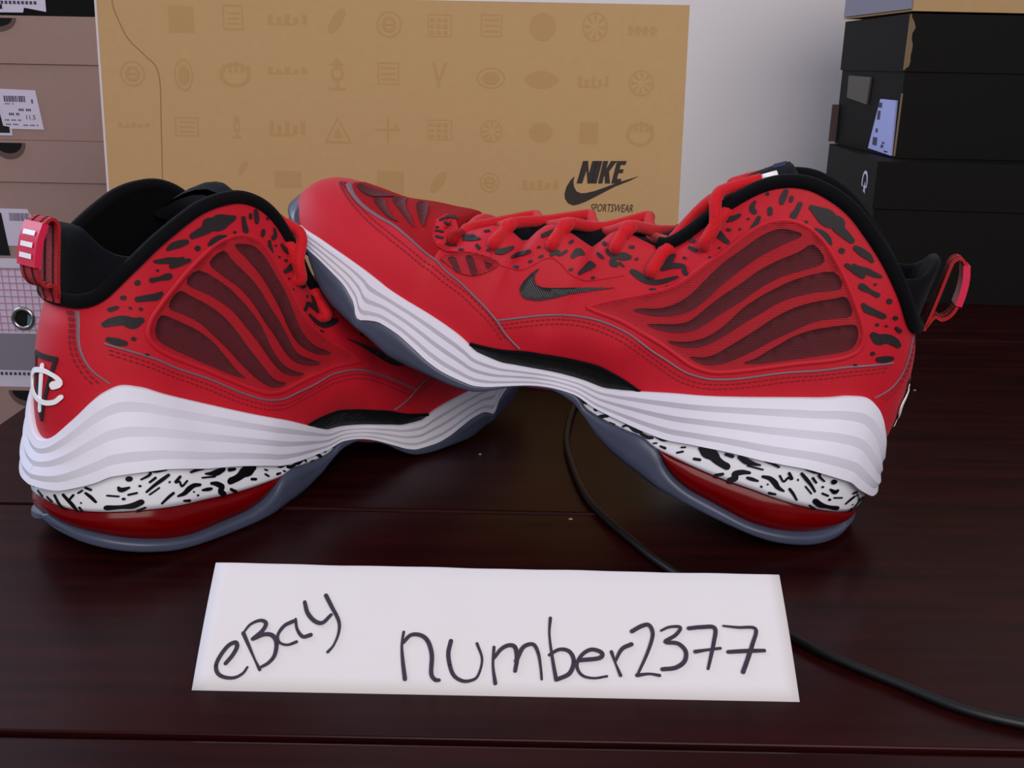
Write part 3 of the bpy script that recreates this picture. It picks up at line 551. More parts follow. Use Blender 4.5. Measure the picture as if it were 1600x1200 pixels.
    def strap(pl, hw, th, m, name, parent=None):
        d = np.gradient(pl, axis=0); d /= np.linalg.norm(d, axis=1)[:, None]; nn = np.stack([-d[:, 1], d[:, 0]], 1); P = []
        for i in range(len(pl)):
            o_, i_ = pl[i] + nn[i]*th/2, pl[i] - nn[i]*th/2
            P.append([(o_[0], -hw, o_[1]), (o_[0], hw, o_[1]), (i_[0], hw, i_[1]), (i_[0], -hw, i_[1]), (o_[0], -hw, o_[1])])
        v, f = grid(P); nv = len(v); f = f + [(0, 3, 2, 1), (nv - 5, nv - 4, nv - 3, nv - 2)]
        o = sh.put(name, v, f, m, parent, smooth=False, ref=None); fix_normals(o); return o
    pt = strap(lp, .0070, .0014, 'strap', 'pull_tab')
    for w in (-.0035, .0035):
        b = MB(); d = np.gradient(lp, axis=0); d /= np.linalg.norm(d, axis=1)[:, None]; nn = np.stack([-d[:, 1], d[:, 0]], 1); P = []
        for s_ in (1, -1):
            v, f = grid([[(lp[i][0] + s_*nn[i][0]*.0009, w - .0006, lp[i][1] + s_*nn[i][1]*.0009), (lp[i][0] + s_*nn[i][0]*.0009, w + .0006, lp[i][1] + s_*nn[i][1]*.0009)] for i in range(len(lp))]); b.add(v, f)
        sh.put('strap_stripe', b.v, b.f, 'black', pt, ref=None)
    bl = spline([(.0147, .1512), (.0118, .1452), (.0100, .1390), (.0090, .1332)], 4)
    bd = strap(bl, .0076, .0030, 'badge', 'tab_badge', pt)
    d = np.gradient(bl, axis=0); d /= np.linalg.norm(d, axis=1)[:, None]; nn = np.stack([-d[:, 1], d[:, 0]], 1); nn *= np.where(nn[:, 0:1] > 0, -1, 1)
    for k_ in (3, 6, 9):
        p = bl[k_] + nn[k_]*.0019; t_ = d[k_]*.0011
        mb = MB().add([(p[0] - t_[0], -.005, p[1] - t_[1]), (p[0] - t_[0], .005, p[1] - t_[1]), (p[0] + t_[0], .005, p[1] + t_[1]), (p[0] + t_[0], -.005, p[1] + t_[1])], [(0, 1, 2, 3)])
        sh.put('badge_bar', mb.v, mb.f, 'white_ink', pt, smooth=False, ref=(.05, 0, .13))
    # --- heel emblem: cent sign over a dark wedge
    heel_emblem(sh)
    return_sole(sh)
def heel_emblem(sh):
    k_ = sh.k; y_ = lambda pts: [(p[0]*k_,) + tuple(p[1:]) for p in pts]
    b = MB()
    for a in ([(-.0085, .0925, .0011), (.0085, .0925, .0011)], [(-.0085, .0925, .0011), (0, .0640, .0009)], [(.0085, .0925, .0011), (0, .0640, .0009)]):
        sh.patch(b, stroke(y_(a)), on_heel, .0007, .003)
    em = tag(sh.put('heel_emblem', b.v, b.f, 'spot', ref=(.06, 0, .07), smooth=False), 'dark wedge outline with a white cent sign')
    b = MB(); sh.patch(b, stroke(y_([(-.0005, .0885, .0013), (.0003, .0685, .0011)])), on_heel, .0011, .003)
    sh.patch(b, stroke(y_([(-.0085, .0812, .0018), (-.0115, .0826, .0016), (-.0095, .0852, .0009), (-.002, .0868, .0010), (.0065, .0850, .0013), (.0098, .0803, .0015), (.0062, .0752, .0013), (-.002, .0728, .0011), (-.0090, .0738, .0011), (-.0125, .0765, .0011)])), on_heel, .0014, .003)
    sh.put('cent_sign', b.v, b.f, 'white_ink', em, ref=(.06, 0, .07), smooth=False)
def return_sole(sh):
    # --- sole: ribbed white midsole, printed band, air unit, outsole
    per = perimeter(230)
    def loop(fn, keep=lambda x: True):
        rows = []
        for c_, sg in per:
            xs = SH + (ST - SH)*c_
            if keep(xs): rows.append(fn(c_, xs, sg))
        return rows
    def sole_pt(xs, sg, d, z):
        nx, ny = s_normal(np.array(xs)); return (xs + float(nx)*d, sg*(float(S(xs)) + float(ny)*d), z)
    tw = np.unique(np.r_[np.linspace(0, 1, 15), [(k + a)/3.45 for k in range(4) for a in (0, .56) if (k + a)/3.45 < 1]])
    def rib(t):
        ph = t*3.45 % 1.0; a = ph/.56 if ph < .56 else 1 - (ph - .56)/.44
        return a
    def wing(c_, xs, sg):
        xb = XH + (XT - XH)*c_
        zt_, zb_ = float(WING_TOP(xb)), float(WING_BOT(xs)); zt_ = max(zt_, zb_ + .0008)
        yu = float(prof(np.array(xb), (zt_ - float(Zb(xb)))/(float(Ze(xb)) - float(Zb(xb))))); xu = xb + float(shear(np.array(xb), zt_))
        nx, ny = s_normal(np.array(xs)); nx, ny = float(nx), float(ny)
        hgt = zt_ - zb_; amp = min(.0011, .04*hgt) ; row = []
        for t in tw:
            e_ = t*t*(3 - 2*t)*.5 + t*.5; d = .0030 + amp*(rib(t) - .45) - .0055*min(max((xs - XB + .001)/.008, 0), 1)
            bx, by = xu + (xs - xu)*e_, yu + (float(S(xs)) - .0022 - yu)*e_
            row.append((bx + nx*d, sg*(by + ny*d), zt_ + (zb_ - zt_)*t))
        T = row[0]; B = row[-1]
        row = [(xu + nx*-.002, sg*max(yu - ny*.002, 0), zt_ + .0001)] + [(T[0] - nx*.0012, T[1] - sg*ny*.0012, T[2] + .0004)] + row + [(B[0] - nx*.0008, B[1] - sg*ny*.0008, B[2] - .0004), (B[0] - nx*.006, B[1] - sg*ny*.006, B[2])]
        return row
    v, f = grid(loop(wing), True); ms = sh.put('midsole', v, f, 'white'); ms.data.set_sharp_from_angle(angle=math.radians(17))
    def band(c_, xs, sg):
        a, b_ = float(WING_BOT(xs)) + .001, float(BAND_BOT(xs)); b_ = min(b_, a - .0003)
        return [sole_pt(xs, sg, -.0026 + .0012*math.sin(q*2.2), a + (b_ - a)*q) for q in np.linspace(0, 1, 8)] + [sole_pt(xs, sg, -.006, b_)]
    v, f = grid(loop(band, lambda x: x < .1510)); f = [q for q in f if abs(v[q[0]][0] - v[q[2]][0]) < .02]
    bd = sh.put('midsole_band', v, f, 'band')
    b = MB(); fn = lambda x, z, o: on_sole(x, z, -.0016 + o)
    for i, q in enumerate(BAND_SPOTS): sh.patch(b, stroke(u4(q)), fn, .0006 + .00004*(i % 3), .004, .0004)
    fh = lambda y, z, o: on_sole_heel(y, z, -.0016 + o)
    for i, q in enumerate(HEEL_SPOTS): sh.patch(b, stroke(u4(q)), fh, .0006 + .00004*(i % 3), .004, .0004)
    sh.put('band_spots', b.v, b.f, 'ink', bd, smooth=False, ref=(.08, 0, .03))
    def air(c_, xs, sg):
        a, b_ = float(BAND_BOT(xs)) + .0008, float(AIR_BOT(xs)); b_ = min(b_, a - .0002)
        return [sole_pt(xs, sg, -.0046 + .0034*math.sin(q*math.pi)**.8, a + (b_ - a)*q) for q in np.linspace(0, 1, 12)]
    v, f = grid(loop(air, lambda x: x < .1026)); f = [q for q in f if abs(v[q[0]][0] - v[q[2]][0]) < .02]
    tag(sh.put('air_unit', v, f, 'bubble'), 'glossy translucent red cushioning window in the heel')
    def outs(c_, xs, sg):
        a, b_ = float(OUT_TOP(xs)), float(OUT_BOT(xs)); a = max(a, b_ + .0015); h = a - b_; ins = .0016*math.exp(-max(xs - SH, 0)/.014)
        nx, ny = s_normal(np.array(xs)); big = 1 if h > .004 else h/.004
        tf = min(max((xs - XB)/.012, 0), 1); lean = lambda z: -.6*min(max(z - .0395, 0), .02)*tf
        row = [sole_pt(xs, sg, -.006 + lean(a), a), sole_pt(xs, sg, -.0006*big + lean(a), a + .0002), sole_pt(xs, sg, .0008*big - ins + lean(a), a - .0006*big)]
        row += [sole_pt(xs, sg, .0010*big - ins + lean(a + (b_ - a)*q), a + (b_ - a)*q) for q in (.35, .6, .8)]
        row += [sole_pt(xs, sg, -.0006, b_ + .0006*big), sole_pt(xs, sg, -.004, b_)]
        p = row[-1]
        return row + [(p[0], p[1]*q, p[2] + .0010*(1 - q)) for q in (.75, .4, .1, 0)]
    v, f = grid(loop(outs), True); sh.put('outsole', v, f, 'outsole', ref=(.14, 0, .03))
    return sh
def spl(pts, n=4): return [tuple(p) for p in spline(u4(pts), n, True)]
def _vf(mb): return mb.v, mb.f

def mirror_shoe(src, dst):
    """the other shoe of the pair: every part copied, mirrored across its length; the heel emblem is set anew so that it reads the right way"""
    def walk(a, b):
        for ch in list(a.children):
            if ch.name.startswith('heel_emblem'): continue
            me = ch.data.copy(); me.transform(Matrix.Diagonal((1, -1, 1, 1))); me.flip_normals()
            c = ch.copy(); c.data = me; COL.objects.link(c); c.parent = b; walk(ch, c)
    walk(src, dst)
    heel_emblem(Shoe(dst, -1))

# ================================================================ setting
def plane_box(name, a, b, m, kind='structure'):
    o = MB().box(a, b).build(name, m); tag(o, kind=kind); return o
FLOOR_Z = -.3635
plane_box('floor', (-2.2, -1.2, FLOOR_Z - .05), (2.2, 1.6, FLOOR_Z), 'floor')
plane_box('wall_back', (-2.2, 1.55, FLOOR_Z), (2.2, 1.62, 2.1), 'wall')

# ================================================================ table
table = tag(empty('table', (.2, .7, FLOOR_Z)), 'low dark cherry wood table with grooved plank top under the shoes', 'table')
def tl(mb, name, m): 
    mb.v = [(x - .2, y - .7, z - FLOOR_Z) for x, y, z in mb.v]; o = mb.build(name, m, table)
    bv = o.modifiers.new('edge', 'BEVEL'); bv.width = .0022; bv.segments = 3; bv.limit_method = 'ANGLE'; bv.angle_limit = math.radians(50); return o
X0, X1 = -.318, .86
tl(MB().box((X0, .10, -.024), (X1, .2942, 0)), 'plank', 'table')
slot = .0026
mid = [(X0, .2968), (X1, .2968), (X1, .8495), (X0, .8495), (X0, .4815 + slot/2), (.047, .4815 + slot/2), (.047, .4815 - slot/2), (X0, .4815 - slot/2)]
tl(MB().prism(mid, lambda x, y: (x, y, -.024), lambda x, y: (x, y, 0)), 'plank', 'table')
tl(MB().box((X0, .8520, -.024), (X1, 1.32, 0)), 'plank', 'table')
tl(MB().box((X0 + .002, .102, -.034), (X1 - .002, 1.318, -.0245)), 'underboard', 'groove')
for a in ((X0 + .03, .13), (X1 - .09, .13), (X0 + .03, 1.23), (X1 - .09, 1.23)):
    tl(MB().box((a[0], a[1], FLOOR_Z), (a[0] + .06, a[1] + .06, -.034)), 'leg', 'table')
tl(MB().box((X0 + .04, .14, -.10), (X1 - .04, .165, -.034)), 'apron', 'table')
tl(MB().box((X0 + .04, .17, -.10), (X0 + .065, 1.25, -.034)), 'apron', 'table')

# ================================================================ sneakers
def pose(root, o, ex, ey, ez):
    root.matrix_world = Matrix(((ex[0], ey[0], ez[0], o[0]), (ex[1], ey[1], ez[1], o[1]), (ex[2], ey[2], ez[2], o[2]), (0, 0, 0, 1)))
left = tag(empty('sneaker'), 'red and white high-top sneaker standing flat, its heel and open collar nearest the camera', 'sneaker', 'pair of red sneakers')
pose(left, LPOSE[0], *LPOSE[1]); make_shoe(left, 1)
right = tag(empty('sneaker'), 'red and white high-top sneaker tilted with its toe raised on the other shoe', 'sneaker', 'pair of red sneakers')
e = RPOSE[1]; pose(right, RPOSE[0], e[0], [-v for v in e[1]], e[2]); mirror_shoe(left, right)

# ================================================================ kraft box with the printed lid
LEAN = math.radians(4.5)
kb = tag(empty('shoe_box'), 'large kraft cardboard shoe box standing on edge behind the shoes, printed with a black logo', 'box')
ky, kz = .72, .0
kb.location = (0, ky, kz); kb.rotation_euler = (-LEAN, 0, 0)
KX0, KX1, KH, KD = -.2876, .1157, .2600, .130
zb = .0105                                     # lower rear edge rests on the table
mb = MB().box((KX0 + .003, .030, zb), (KX1 - .003, KD, KH - .003)); mb.build('box_body', 'kraft', kb)
lid = MB().box((KX0, 0, zb), (KX1, .0022, KH + .0005)).box((KX0, .0022, zb), (KX0 + .0022, .045, KH)).box((KX1 - .0022, .0022, zb), (KX1, .045, KH - .002)).box((KX0, .0022, KH - .0018), (KX1 - .008, .045, KH + .0005)).build('box_lid', 'kraft', kb)
MB().box((KX0 - .0012, -.0002, zb), (KX0 + .0003, .003, KH)).build('pale_lid_edge', 'kraft_edge', kb)
front = lambda d: (lambda x, z: (x, -d, z))
def emblem(mb, kind, x, z, a, b):
    cnt = [0]
    def poly(p):
        cnt[0] += 1; mb.prism([(x + q[0]*a, z + q[1]*b) for q in p], front(-.0002), front(.00006 + .000004*cnt[0]))
    def ring(r0, r1, n=20):
        c = [(math.cos(t), math.sin(t)) for t in np.linspace(0, 2*math.pi, n + 1)]
        for i in range(n): poly([(c[i][0]*r0, c[i][1]*r0), (c[i+1][0]*r0, c[i+1][1]*r0), (c[i+1][0]*r1, c[i+1][1]*r1), (c[i][0]*r1, c[i][1]*r1)])
    def rect(x0, z0, x1, z1): poly([(x0, z0), (x1, z0), (x1, z1), (x0, z1)])
    def frame(w=.2): rect(-1, -1, 1, -1 + w); rect(-1, 1 - w, 1, 1); rect(-1, -1 + w, -1 + w, 1 - w); rect(1 - w, -1 + w, 1, 1 - w)
    if kind == 'square': rect(-1, -1, 1, 1)
    elif kind == 'sheet': frame(.16); [rect(-.6, q, .6, q + .14) for q in (-.55, -.15, .25)]
    elif kind == 'word': [rect(-1 + i*.42, -.8, -.75 + i*.42, .8 - .5*(i % 2)) for i in range(5)]; rect(-1, -1, .3, -.75)
    elif kind == 'leaf': poly([(math.cos(t)*.75 + math.sin(t)*.35, math.sin(t)*.9 + .3*math.cos(t)) for t in np.linspace(0, 2*math.pi, 22)[:-1]])
    elif kind == 'ring': ring(.85, 1); ring(.35, .6); rect(-.5, -.08, .5, .08)
    elif kind == 'grid': frame(.1); [rect(-.8 + i*.55, -.8 + j*.55, -.45 + i*.55, -.45 + j*.55) for i in range(3) for j in range(3)]
    elif kind == 'rsquare': frame(.14); [rect(-.65, q, .65, q + .18) for q in (-.6, -.1, .4)]
    elif kind == 'disc': ring(0.02, 1)
    elif kind == 'wheel':
        ring(.88, 1)
        for i in range(8):
            t = i*math.pi/4; poly([(.25*math.cos(t), .25*math.sin(t)), (.8*math.cos(t - .22), .8*math.sin(t - .22)), (.8*math.cos(t + .12), .8*math.sin(t + .12))])
    elif kind == 'oval': ring(.86, 1); ring(.02, .6)
    elif kind == 'lens': poly([(math.cos(t), math.sin(t)*abs(math.sin(t))**.5) for t in np.linspace(0, 2*math.pi, 24)[:-1]])
    elif kind == 'foot': ring(.7, .95, 16); [rect(-.75 + i*.36, .2, -.55 + i*.36, 1.0 - .12*abs(i - 2)) for i in range(5)]
    elif kind == 'figure': ring(.3, .48, 12); rect(-.12, -1, .12, -.2); rect(-.6, -1, .6, -.85); poly([(-.5, .5), (.5, .5), (0, 1)])
    elif kind == 'vee': poly([(-1, 1), (-.55, 1), (.15, -.9), (-.15, -1)]); poly([(1, 1), (.6, 1), (-.1, -.2), (.15, -.5)])
    elif kind == 'triangle': poly([(-1, -1), (1, -1), (.8, -.8), (-.8, -.8)]); poly([(-1, -1), (-.78, -.86), (0, .72), (0, 1)]); poly([(1, -1), (.78, -.86), (0, .72), (0, 1)]); poly([(-.35, -.6), (.35, -.6), (0, .25)])
    elif kind == 'cross': rect(-.1, -1, .1, 1); rect(-1, -.1, -.1, .1); rect(.1, -.1, 1, .1); rect(.55, .1, .75, .45)
    elif kind == 'nike': [rect(-1 + i*.5, -.9, -.72 + i*.5, .9) for i in range(4)]; [rect(-.7 + i*.5, -.3, -.55 + i*.5, .4) for i in range(4)]
for k, x, z, a, b in ICONS:
    mb = MB(); emblem(mb, k, x*1e-4, z*1e-4, a*1e-4, b*1e-4); mb.build('printed_emblem', 'kraft_ink', kb)
sw = [tuple(p) for p in spline([tuple(v*1e-4 for v in p) for p in BOX_SWOOSH], 3, True)]
tag(MB().prism([tuple(v*1e-4 for v in p) for p in BOX_SWOOSH], front(-.0002), front(.0003)).build('printed_logo', 'black_ink', kb), 'black check-mark emblem')
for q in BOX_NIKE.values(): MB().prism([tuple(v*1e-4 for v in p) for p in q], front(-.0002), front(.0004)).build('printed_letter', 'black_ink', kb)
to_front = Matrix.Translation((.0528, -.0004, .1211)) @ Matrix.Rotation(math.pi/2, 4, 'X')
tag(text_mesh('SPORTSWEAR', .0078, 'box_lettering', 'black_ink', kb, to_front, .25, .62), 'small black SPORTSWEAR lettering')
mb = MB(); cr = spline([tuple(v*1e-4 for v in p) for p in CREASE], 6)
for a, b in zip(cr[:-1], cr[1:]):
    d = b - a; nn = np.array([-d[1], d[0]])/np.linalg.norm(d)*.00032
    mb.prism([tuple(a + nn), tuple(a - nn), tuple(b - nn), tuple(b + nn)], front(-.0002), front(.00022))
mb.build('crease', 'crease', kb)

# ================================================================ folded paper sign
PL, PY = .0504, .3217
ps = tag(empty('paper_sign', (0, PY, 0)), 'folded white paper card with black handwriting standing in front of the shoes', 'sign')
upv = Vector((0, .0403, .0303)).normalized(); nrm = Vector((0, -upv.z, upv.y))
def pp(u, v, d=0): w = upv*v + nrm*d; return (u, w.y, w.z)
rows = []
NU = 40
for i in range(NU + 1):
    u = -.1150 + .2213*i/NU; cx = -.1144 + (.1069 + .1144)*i/NU; row = []
    sag = .0006*math.sin(i*.55) + .0004*math.sin(i*1.3)
    for k in range(9):
        t = k/8; row.append(pp(u + (cx - u)*(1 - t), PL*t*(1 + (-.012*i/NU)), .0008*math.sin(t*math.pi) + sag*.35*t))
    tx, ty, tz = row[-1]
    row.append((tx, ty + .0008, tz - .0001))
    for k in range(1, 9):
        t = k/8; row.append((tx, ty + .0008 + .036*t, tz - (tz - .0042)*t + sag*.2*(1 - t)))
    rows.append(row)
v, f = grid(rows); sheet = build('sheet', v, f, 'paper', ps, smooth=True)
es = sheet.modifiers.new('thickness', 'SOLIDIFY'); es.thickness = .0003; es.offset = 0
LETTERS = [[0], [1, 2, 3], [4, 5], [6, 7], [8, 9], [10], [11, 12, 13], [14, 15], [16], [17, 18], [19, 20], [21], [22, 23], [24, 25]]
for grp_ in LETTERS:
    mb = MB()
    for k in grp_:
        pts = [tuple(v*1e-4 for v in p) for p in INK[k]]; n = len(pts)
        st = [(p[0], p[1], .00042 + .00042*abs(math.sin(1.1 + 2.1*i/n + k))) for i, p in enumerate(pts)]
        d0 = .0012 + .00006*(k % 5); a = spline(st, 6)
        for q0 in range(0, len(a) - 1, 9):           # short overlapping pieces, so that loops stay open
            poly = stroke([tuple(p) for p in a[q0:q0 + 10]], 1, 4)
            tri_v, tri = cdt(poly)
            mb.add([pp(x, z, d0 - .0004 + .0006*math.sin(min(max(z/PL, 0), 1)*math.pi)) for x, z in tri_v], tri)
    mb.build('handwritten_letter', 'marker', ps)

# ================================================================ cable
path = [(.0464, .6682), (.0394, .6344), (.0339, .5865), (.035, .545), (.0402, .5002), (.0482, .4728), (.0585, .448), (.0705, .4223), (.092, .389), (.114, .363), (.1246, .3504), (.1455, .3317), (.1632, .3165), (.1821, .3078), (.215, .298), (.27, .29)]
path = [(.16, 1.26), (.12, .98), (.075, .78)] + path
sp = spline([(x, y, .0021) for x, y in path], 8)
v, f = tube(sp, .0020, 10); tag(build('power_cord', v, f, 'cord', None, True), 'thin black cable winding across the dark table under the paper card', 'cable')

# ================================================================ boxes, left stack
def carton(name, label, x0, x1, y0, y1, z0, z1, lid_h, m, group=None, cx=None, rz=0, notch=None, lid_m=None):
    """shoe carton: body, overhanging lid; local origin at the front left lower corner"""
    r = tag(empty(name, (x0, y0, z0), rz), label, 'box', group); W, D, H = x1 - x0, y1 - y0, z1 - z0
    b = MB().box((.002, .002, 0), (W - .002, D - .002, H - .002)).build('box_body', m, r)
    l = MB().box((0, 0, H - lid_h), (W, .002, H)).box((0, D - .002, H - lid_h), (W, D, H)).box((0, .002, H - lid_h), (.002, D - .002, H)).box((W - .002, .002, H - lid_h), (W, D - .002, H)).box((.002, .002, H - .002), (W - .002, D - .002, H)).build('box_lid', lid_m or m, r)
    return r
LX0, LX1, LY = -.628, -.408, 1.05
def label_plate(r, pts, y, m='label', name='label'):
    return MB().prism(pts, lambda x, z: (x, y + .0006, z), lambda x, z: (x, y, z)).build(name, m, r)
def print_bars(r, parent, bars, y, m='label_ink'):
    mb = MB()
    for (a, b, c, d) in bars: mb.box((a, y - .0002, b), (c, y, d))
    return mb.build('label_print', m, parent)
def px_l(x, y):                                  # spot on the left stack's front: offsets in metres
    return None
grp = 'shoe boxes in the left stack'
zs_ = [-.3635, -.2435, -.1235, .0173, .1374, .2555, .395]
lab = ['brown cardboard shoe box lowest in the left stack, on the floor', 'brown cardboard shoe box with a half-moon thumb hole below the patterned box',
       'pale box with pink grid pattern, grey panel and metal eyelet in the left stack', 'brown cardboard shoe box right above the pink grid box',
       'brown cardboard shoe box with a white size 11.5 label', 'black shoe box with white sticker on top of the left stack']
cart = []
for i in range(6):
    m = ['brown_box', 'brown_box', 'grid_white', 'brown_box', 'brown_box', 'black_box'][i]
    lh = [.042, .045, .010, .0413, .0445, .05][i]
    cart.append(carton('shoe_box', lab[i], LX0 + .002*(i % 2), LX1 + .001*(i % 3), LY, LY + .34, zs_[i], zs_[i+1] - .0004, lh, m, grp))
def thumb_hole(r, cx, ztop, w, h):
    """half-moon finger hole below the lid edge, with its folded flap"""
    out = [(cx + w*math.cos(t), ztop - h*math.sin(t)) for t in np.linspace(0, math.pi, 15)]
    MB().prism(out, lambda x, z: (x, .0015, z), lambda x, z: (x, -.0004, z)).build('thumb_hole', 'hole', r)
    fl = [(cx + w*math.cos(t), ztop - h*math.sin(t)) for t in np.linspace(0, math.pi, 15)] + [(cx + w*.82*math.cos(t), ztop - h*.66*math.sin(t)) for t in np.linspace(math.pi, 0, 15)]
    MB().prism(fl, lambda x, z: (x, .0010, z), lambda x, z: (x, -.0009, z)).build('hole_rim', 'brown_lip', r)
# brown box with size label (z .1374-.2555): coordinates relative to its corner
r = cart[4]; ox, oz = r.location.x, r.location.z
def rel(r, pts): return [(x - r.location.x, z - r.location.z) for x, z in pts]
SL = [(-.5165, .1865), (-.4775, .1855), (-.4732, .1478), (-.5055, .1480), (-.5055, .1415), (-.540, .1415), (-.540, .1865)]
lp_ = label_plate(r, rel(r, SL), .0012)
MB().prism(rel(r, [(-.540, .1845), (-.5185, .1845), (-.5135, .1510), (-.5075, .1500), (-.5075, .1440), (-.540, .1440)]), lambda x, z: (x, .0011, z), lambda x, z: (x, .0009, z)).build('label_block', 'ink', r)
bars = []; x = -.5095
while x < -.4880:
    w = random.choice((.0006, .001, .0014)); bars.append((x - ox, .1742 - oz, x + w - ox, .1800 - oz)); x += w + random.choice((.0006, .0009))
for a, b, c_, d in ((-.5090, .1718, -.5000, .1728), (-.4960, .1655, -.4835, .1678), (-.5062, .1612, -.4955, .1636), (-.5110, .1560, -.4945, .1572), (-.5105, .1518, -.4980, .1530), (-.4930, .1512, -.4780, .1524), (-.4825, .1730, -.4808, .1770)):
    n = max(3, int((c_ - a)/.0016)); 
    for i in range(n):
        if i % 4 != 3: bars.append((a + (c_ - a)*i/n - ox, b - oz, a + (c_ - a)*(i + .7)/n - ox, d - oz))
print_bars(r, lp_, bars, .0012)
text_mesh('11.5', .0062, 'label_size', 'label_ink', lp_, Matrix.Translation((-.4905 - ox, .0009, .1575 - oz)) @ Matrix.Rotation(math.pi/2, 4, 'X'))
thumb_hole(cart[4], -.5060 - ox, .2528 - oz, .0185, .0125)
r = cart[3]; thumb_hole(r, -.5095 - r.location.x, .1345 - r.location.z, .0165, .0160)
ox, oz = r.location.x, r.location.z
lp_ = label_plate(r, rel(r, [(-.575, .0690), (-.5000, .0680), (-.4870, .0420), (-.4880, .0300), (-.575, .0300)]), .0012)
MB().prism(rel(r, [(-.575, .0640), (-.5270, .0640), (-.5230, .0200), (-.575, .0200)]), lambda x, z: (x, .0011, z), lambda x, z: (x, .0009, z)).build('label_block', 'ink', r)
bars = []; x = -.5190
while x < -.4990:
    w = random.choice((.0006, .001, .0014)); bars.append((x - ox, .0560 - oz, x + w - ox, .0640 - oz)); x += w + random.choice((.0006, .0009))
print_bars(r, lp_, bars, .0012)
r = cart[1]; thumb_hole(r, -.5220 - r.location.x, -.1270 - r.location.z, .021, .018)
# pink grid box: print, grey panel, eyelet
r = cart[2]; ox, oz = r.location.x, r.location.z
mb = MB()
for x in np.arange(LX0 + .006, LX1 - .002, .0072): mb.box((x - ox, .0012, -.0625 - oz), (x + .0007 - ox, .002, .0070 - oz))
for z in np.arange(-.060, .0070, .0072): mb.box((LX0 + .003 - ox, .0010, z - oz), (LX1 - .003 - ox, .002, z + .0007 - oz))
tag(mb.build('grid_print', 'pink', r), 'fine pink grid lines')
MB().box((.0021, .0008, -.1040 - oz), (LX1 - LX0 - .004, .002, -.0640 - oz)).build('grey_panel', 'grey_box', r)
mb = MB()
for x in np.arange(LX0 + .006, LX1 - .004, .0048): mb.box((x - ox, .0010, -.1100 - oz), (x + .0024 - ox, .002, -.1070 - oz))
mb.build('check_strip', 'label_ink', r)
v, f = tube([(-.5175 - ox + .0105*math.cos(t), .0, -.0468 - oz + .0105*math.sin(t)) for t in np.linspace(0, 2*math.pi, 25)[:-1]], .0024, 8, True); ey_ = build('eyelet', v, f, 'chrome', r, True)
MB().prism([(-.5175 - ox + .0100*math.cos(t), -.0468 - oz + .0100*math.sin(t)) for t in np.linspace(0, 2*math.pi, 20)[:-1]], lambda x, z: (x, .0018, z), lambda x, z: (x, .0007, z)).build('eyelet_hole', 'hole', r)
MB().prism([(-.5135 - ox + q[0], -.0468 - oz + q[1]) for q in ((-.001, -.007), (.005, -.004), (.006, .002), (.001, .004))], lambda x, z: (x, .0017, z), lambda x, z: (x, .0005, z)).build('eyelet_hole', 'teal', r)
# black top box: sticker
r = cart[5]; ox, oz = r.location.x, r.location.z
lp_ = label_plate(r, rel(r, [(-.560, .320), (-.4560, .320), (-.4580, .2590), (-.4790, .2625), (-.4805, .2580), (-.560, .2575)]), .0012)
print_bars(r, lp_, [(-.5130 - ox + i*.004, .2655 - oz, -.5130 - ox + i*.004 + .0026, .2685 - oz) for i in range(12)] + [(-.509 - ox + i*.0045, .2740 - oz, -.509 - ox + i*.0045 + .003, .2775 - oz) for i in range(8)], .0012)
MB().prism(rel(r, [(-.560, .290), (-.5150, .290), (-.5130, .2685), (-.5000, .2650), (-.5000, .2610), (-.560, .2605)]), lambda x, z: (x, .0011, z), lambda x, z: (x, .0009, z)).build('label_block', 'ink', r)

# ================================================================ boxes, right stack (on the table)
grp = 'shoe boxes in the right stack'
bB = carton('shoe_box', 'black shoe box with a small white round emblem, standing on the table', .3475, .3475 + .36, 1.005, 1.005 + .235, 0, .1362, .0450, 'black_box', grp, rz=math.radians(-5.2))
bA = carton('shoe_box', 'worn black shoe box with white labels on its end and a torn lid corner', .3745, .3745 + .36, 1.042, 1.042 + .205, .1366, .2722, .0530, 'black_box', grp)
bT = carton('shoe_box', 'kraft shoe box on top of the black boxes, cut by the upper frame edge', (.3740), .3740 + .34, 1.040, 1.040 + .20, .2745, .395, .04, 'kraft', grp, rz=math.radians(2))
MB().prism([(.004, .002), (.19, .002), (.19, .078), (.004, .078)], lambda y, z: (.0018, y, z), lambda y, z: (-.0004, y, z)).build('end_label', 'grey_box', bT)
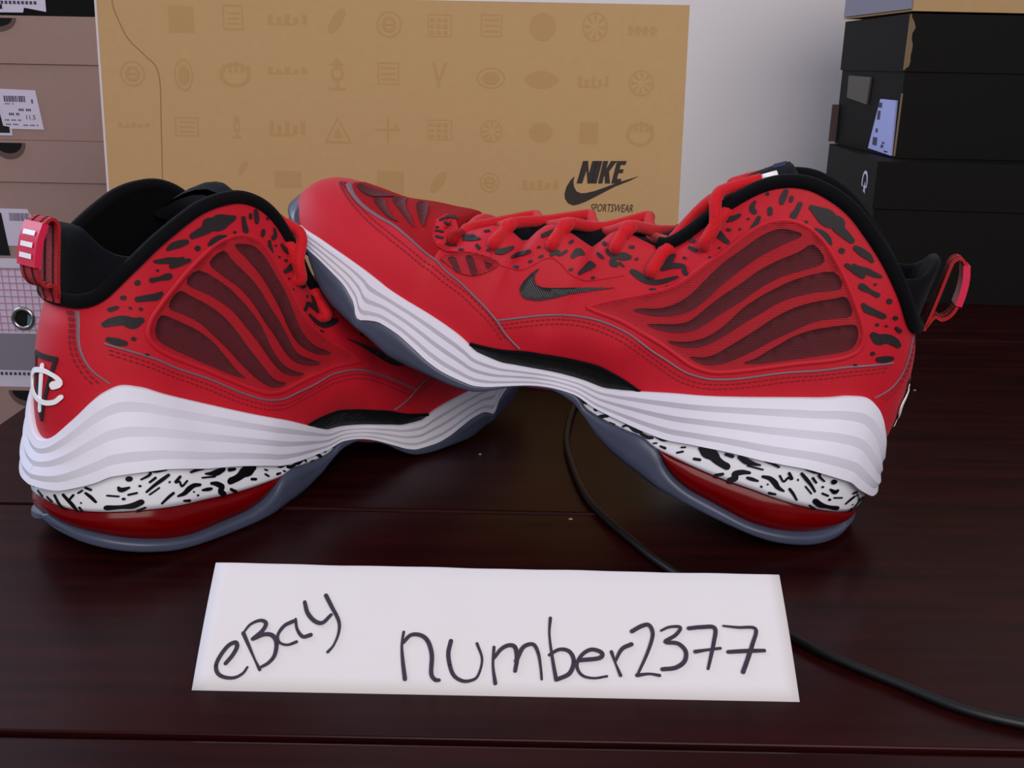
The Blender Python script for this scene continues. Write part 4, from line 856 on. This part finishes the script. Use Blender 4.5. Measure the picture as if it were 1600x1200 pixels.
# left end of the worn box: two labels, torn edges
def side_plate(r, pts, m, name='label', d=.0004):
    return MB().prism(pts, lambda y, z: (.0018, y, z), lambda y, z: (-d, y, z)).build(name, m, r)
lb = side_plate(bA, [(.006, .002), (.076, .004), (.056, .055), (.010, .055)], 'label_blue')
mb = MB()
for y, z, a, b in ((.048, .058, .010, .005), (.050, .046, .008, .009), (.052, .033, .006, .004), (.050, .020, .013, .008), (.030, .019, .007, .003), (.028, .023, .006, .002), (.016, .0155, .010, .0015)): mb.box((-.0007, y, z - .0115), (-.0003, y + a, z - .0115 + b))
mb.build('label_print', 'label_ink', lb)
side_plate(bA, [(.098, .048), (.168, .053), (.170, .077), (.094, .076)], 'label_dim')
rnd = random.Random(3)
zig = [(.0, .0845)]; 
for i in range(9): zig.append((.0035 + .003*rnd.random(), .0845 + .0051*(i + .5)))
zig.append((0, .1346))
MB().prism(zig, lambda x, z: (x, .001, z), lambda x, z: (x, -.0003, z)).build('torn_edge', 'torn', bA)
MB().box((-.0004, -.0005, .084), (.0010, .0012, .1350)).build('torn_edge', 'torn', bA)
MB().box((.0012, .0012, .002), (.0026, .0028, .062)).build('torn_edge', 'torn', bA)
# round emblem on the lower box's end
mb = MB()
for t0, t1, ra, rb in ((-.5, 3.6, .0085, .0115), ):
    q = np.linspace(t0, t1, 14); pl = [(.042 + rb*math.cos(t), .112 + rb*math.sin(t)) for t in q] + [(.042 + ra*math.cos(t), .112 + ra*math.sin(t)) for t in q[::-1]]
    mb.prism(pl, lambda y, z: (.001, y, z), lambda y, z: (-.0004, y, z))
star = [(.040 + (.0065 if i % 2 == 0 else .0028)*math.sin(i*math.pi/5), .1065 + (.0065 if i % 2 == 0 else .0028)*math.cos(i*math.pi/5)) for i in range(10)]
mb.prism(star, lambda y, z: (.001, y, z), lambda y, z: (-.0004, y, z))
mb.build('round_emblem', 'label', bB)
# flap that sticks out at the far end of the worn box
MB().box((-.0060, .200, .002), (.002, .2022, .044)).build('loose_flap', 'brown_lip', bA)

# ================================================================ specks on the table
for i, (x, y) in enumerate(((.2905, .705), (.3, .52), (-.018, .562), (.031, .4745))):
    w = .0012; mb = MB().add([(-w, 0, 0), (0, -w*.6, 0), (w, 0, 0), (0, w*.6, 0), (0, 0, .0009)], [(0, 1, 4), (1, 2, 4), (2, 3, 4), (3, 0, 4), (3, 2, 1, 0)])
    o = mb.build('crumb', 'crumb'); o.location = (x, y, 0.0001)
    tag(o, ['pale crumb on the bare table right of the heel of the tilted sneaker', 'tiny crumb on the table just right of the tilted heel', 'tiny crumb on the table beyond the flat sneaker sole', 'tiny crumb beside the end of the table groove'][i], 'crumb', 'crumbs on the table')
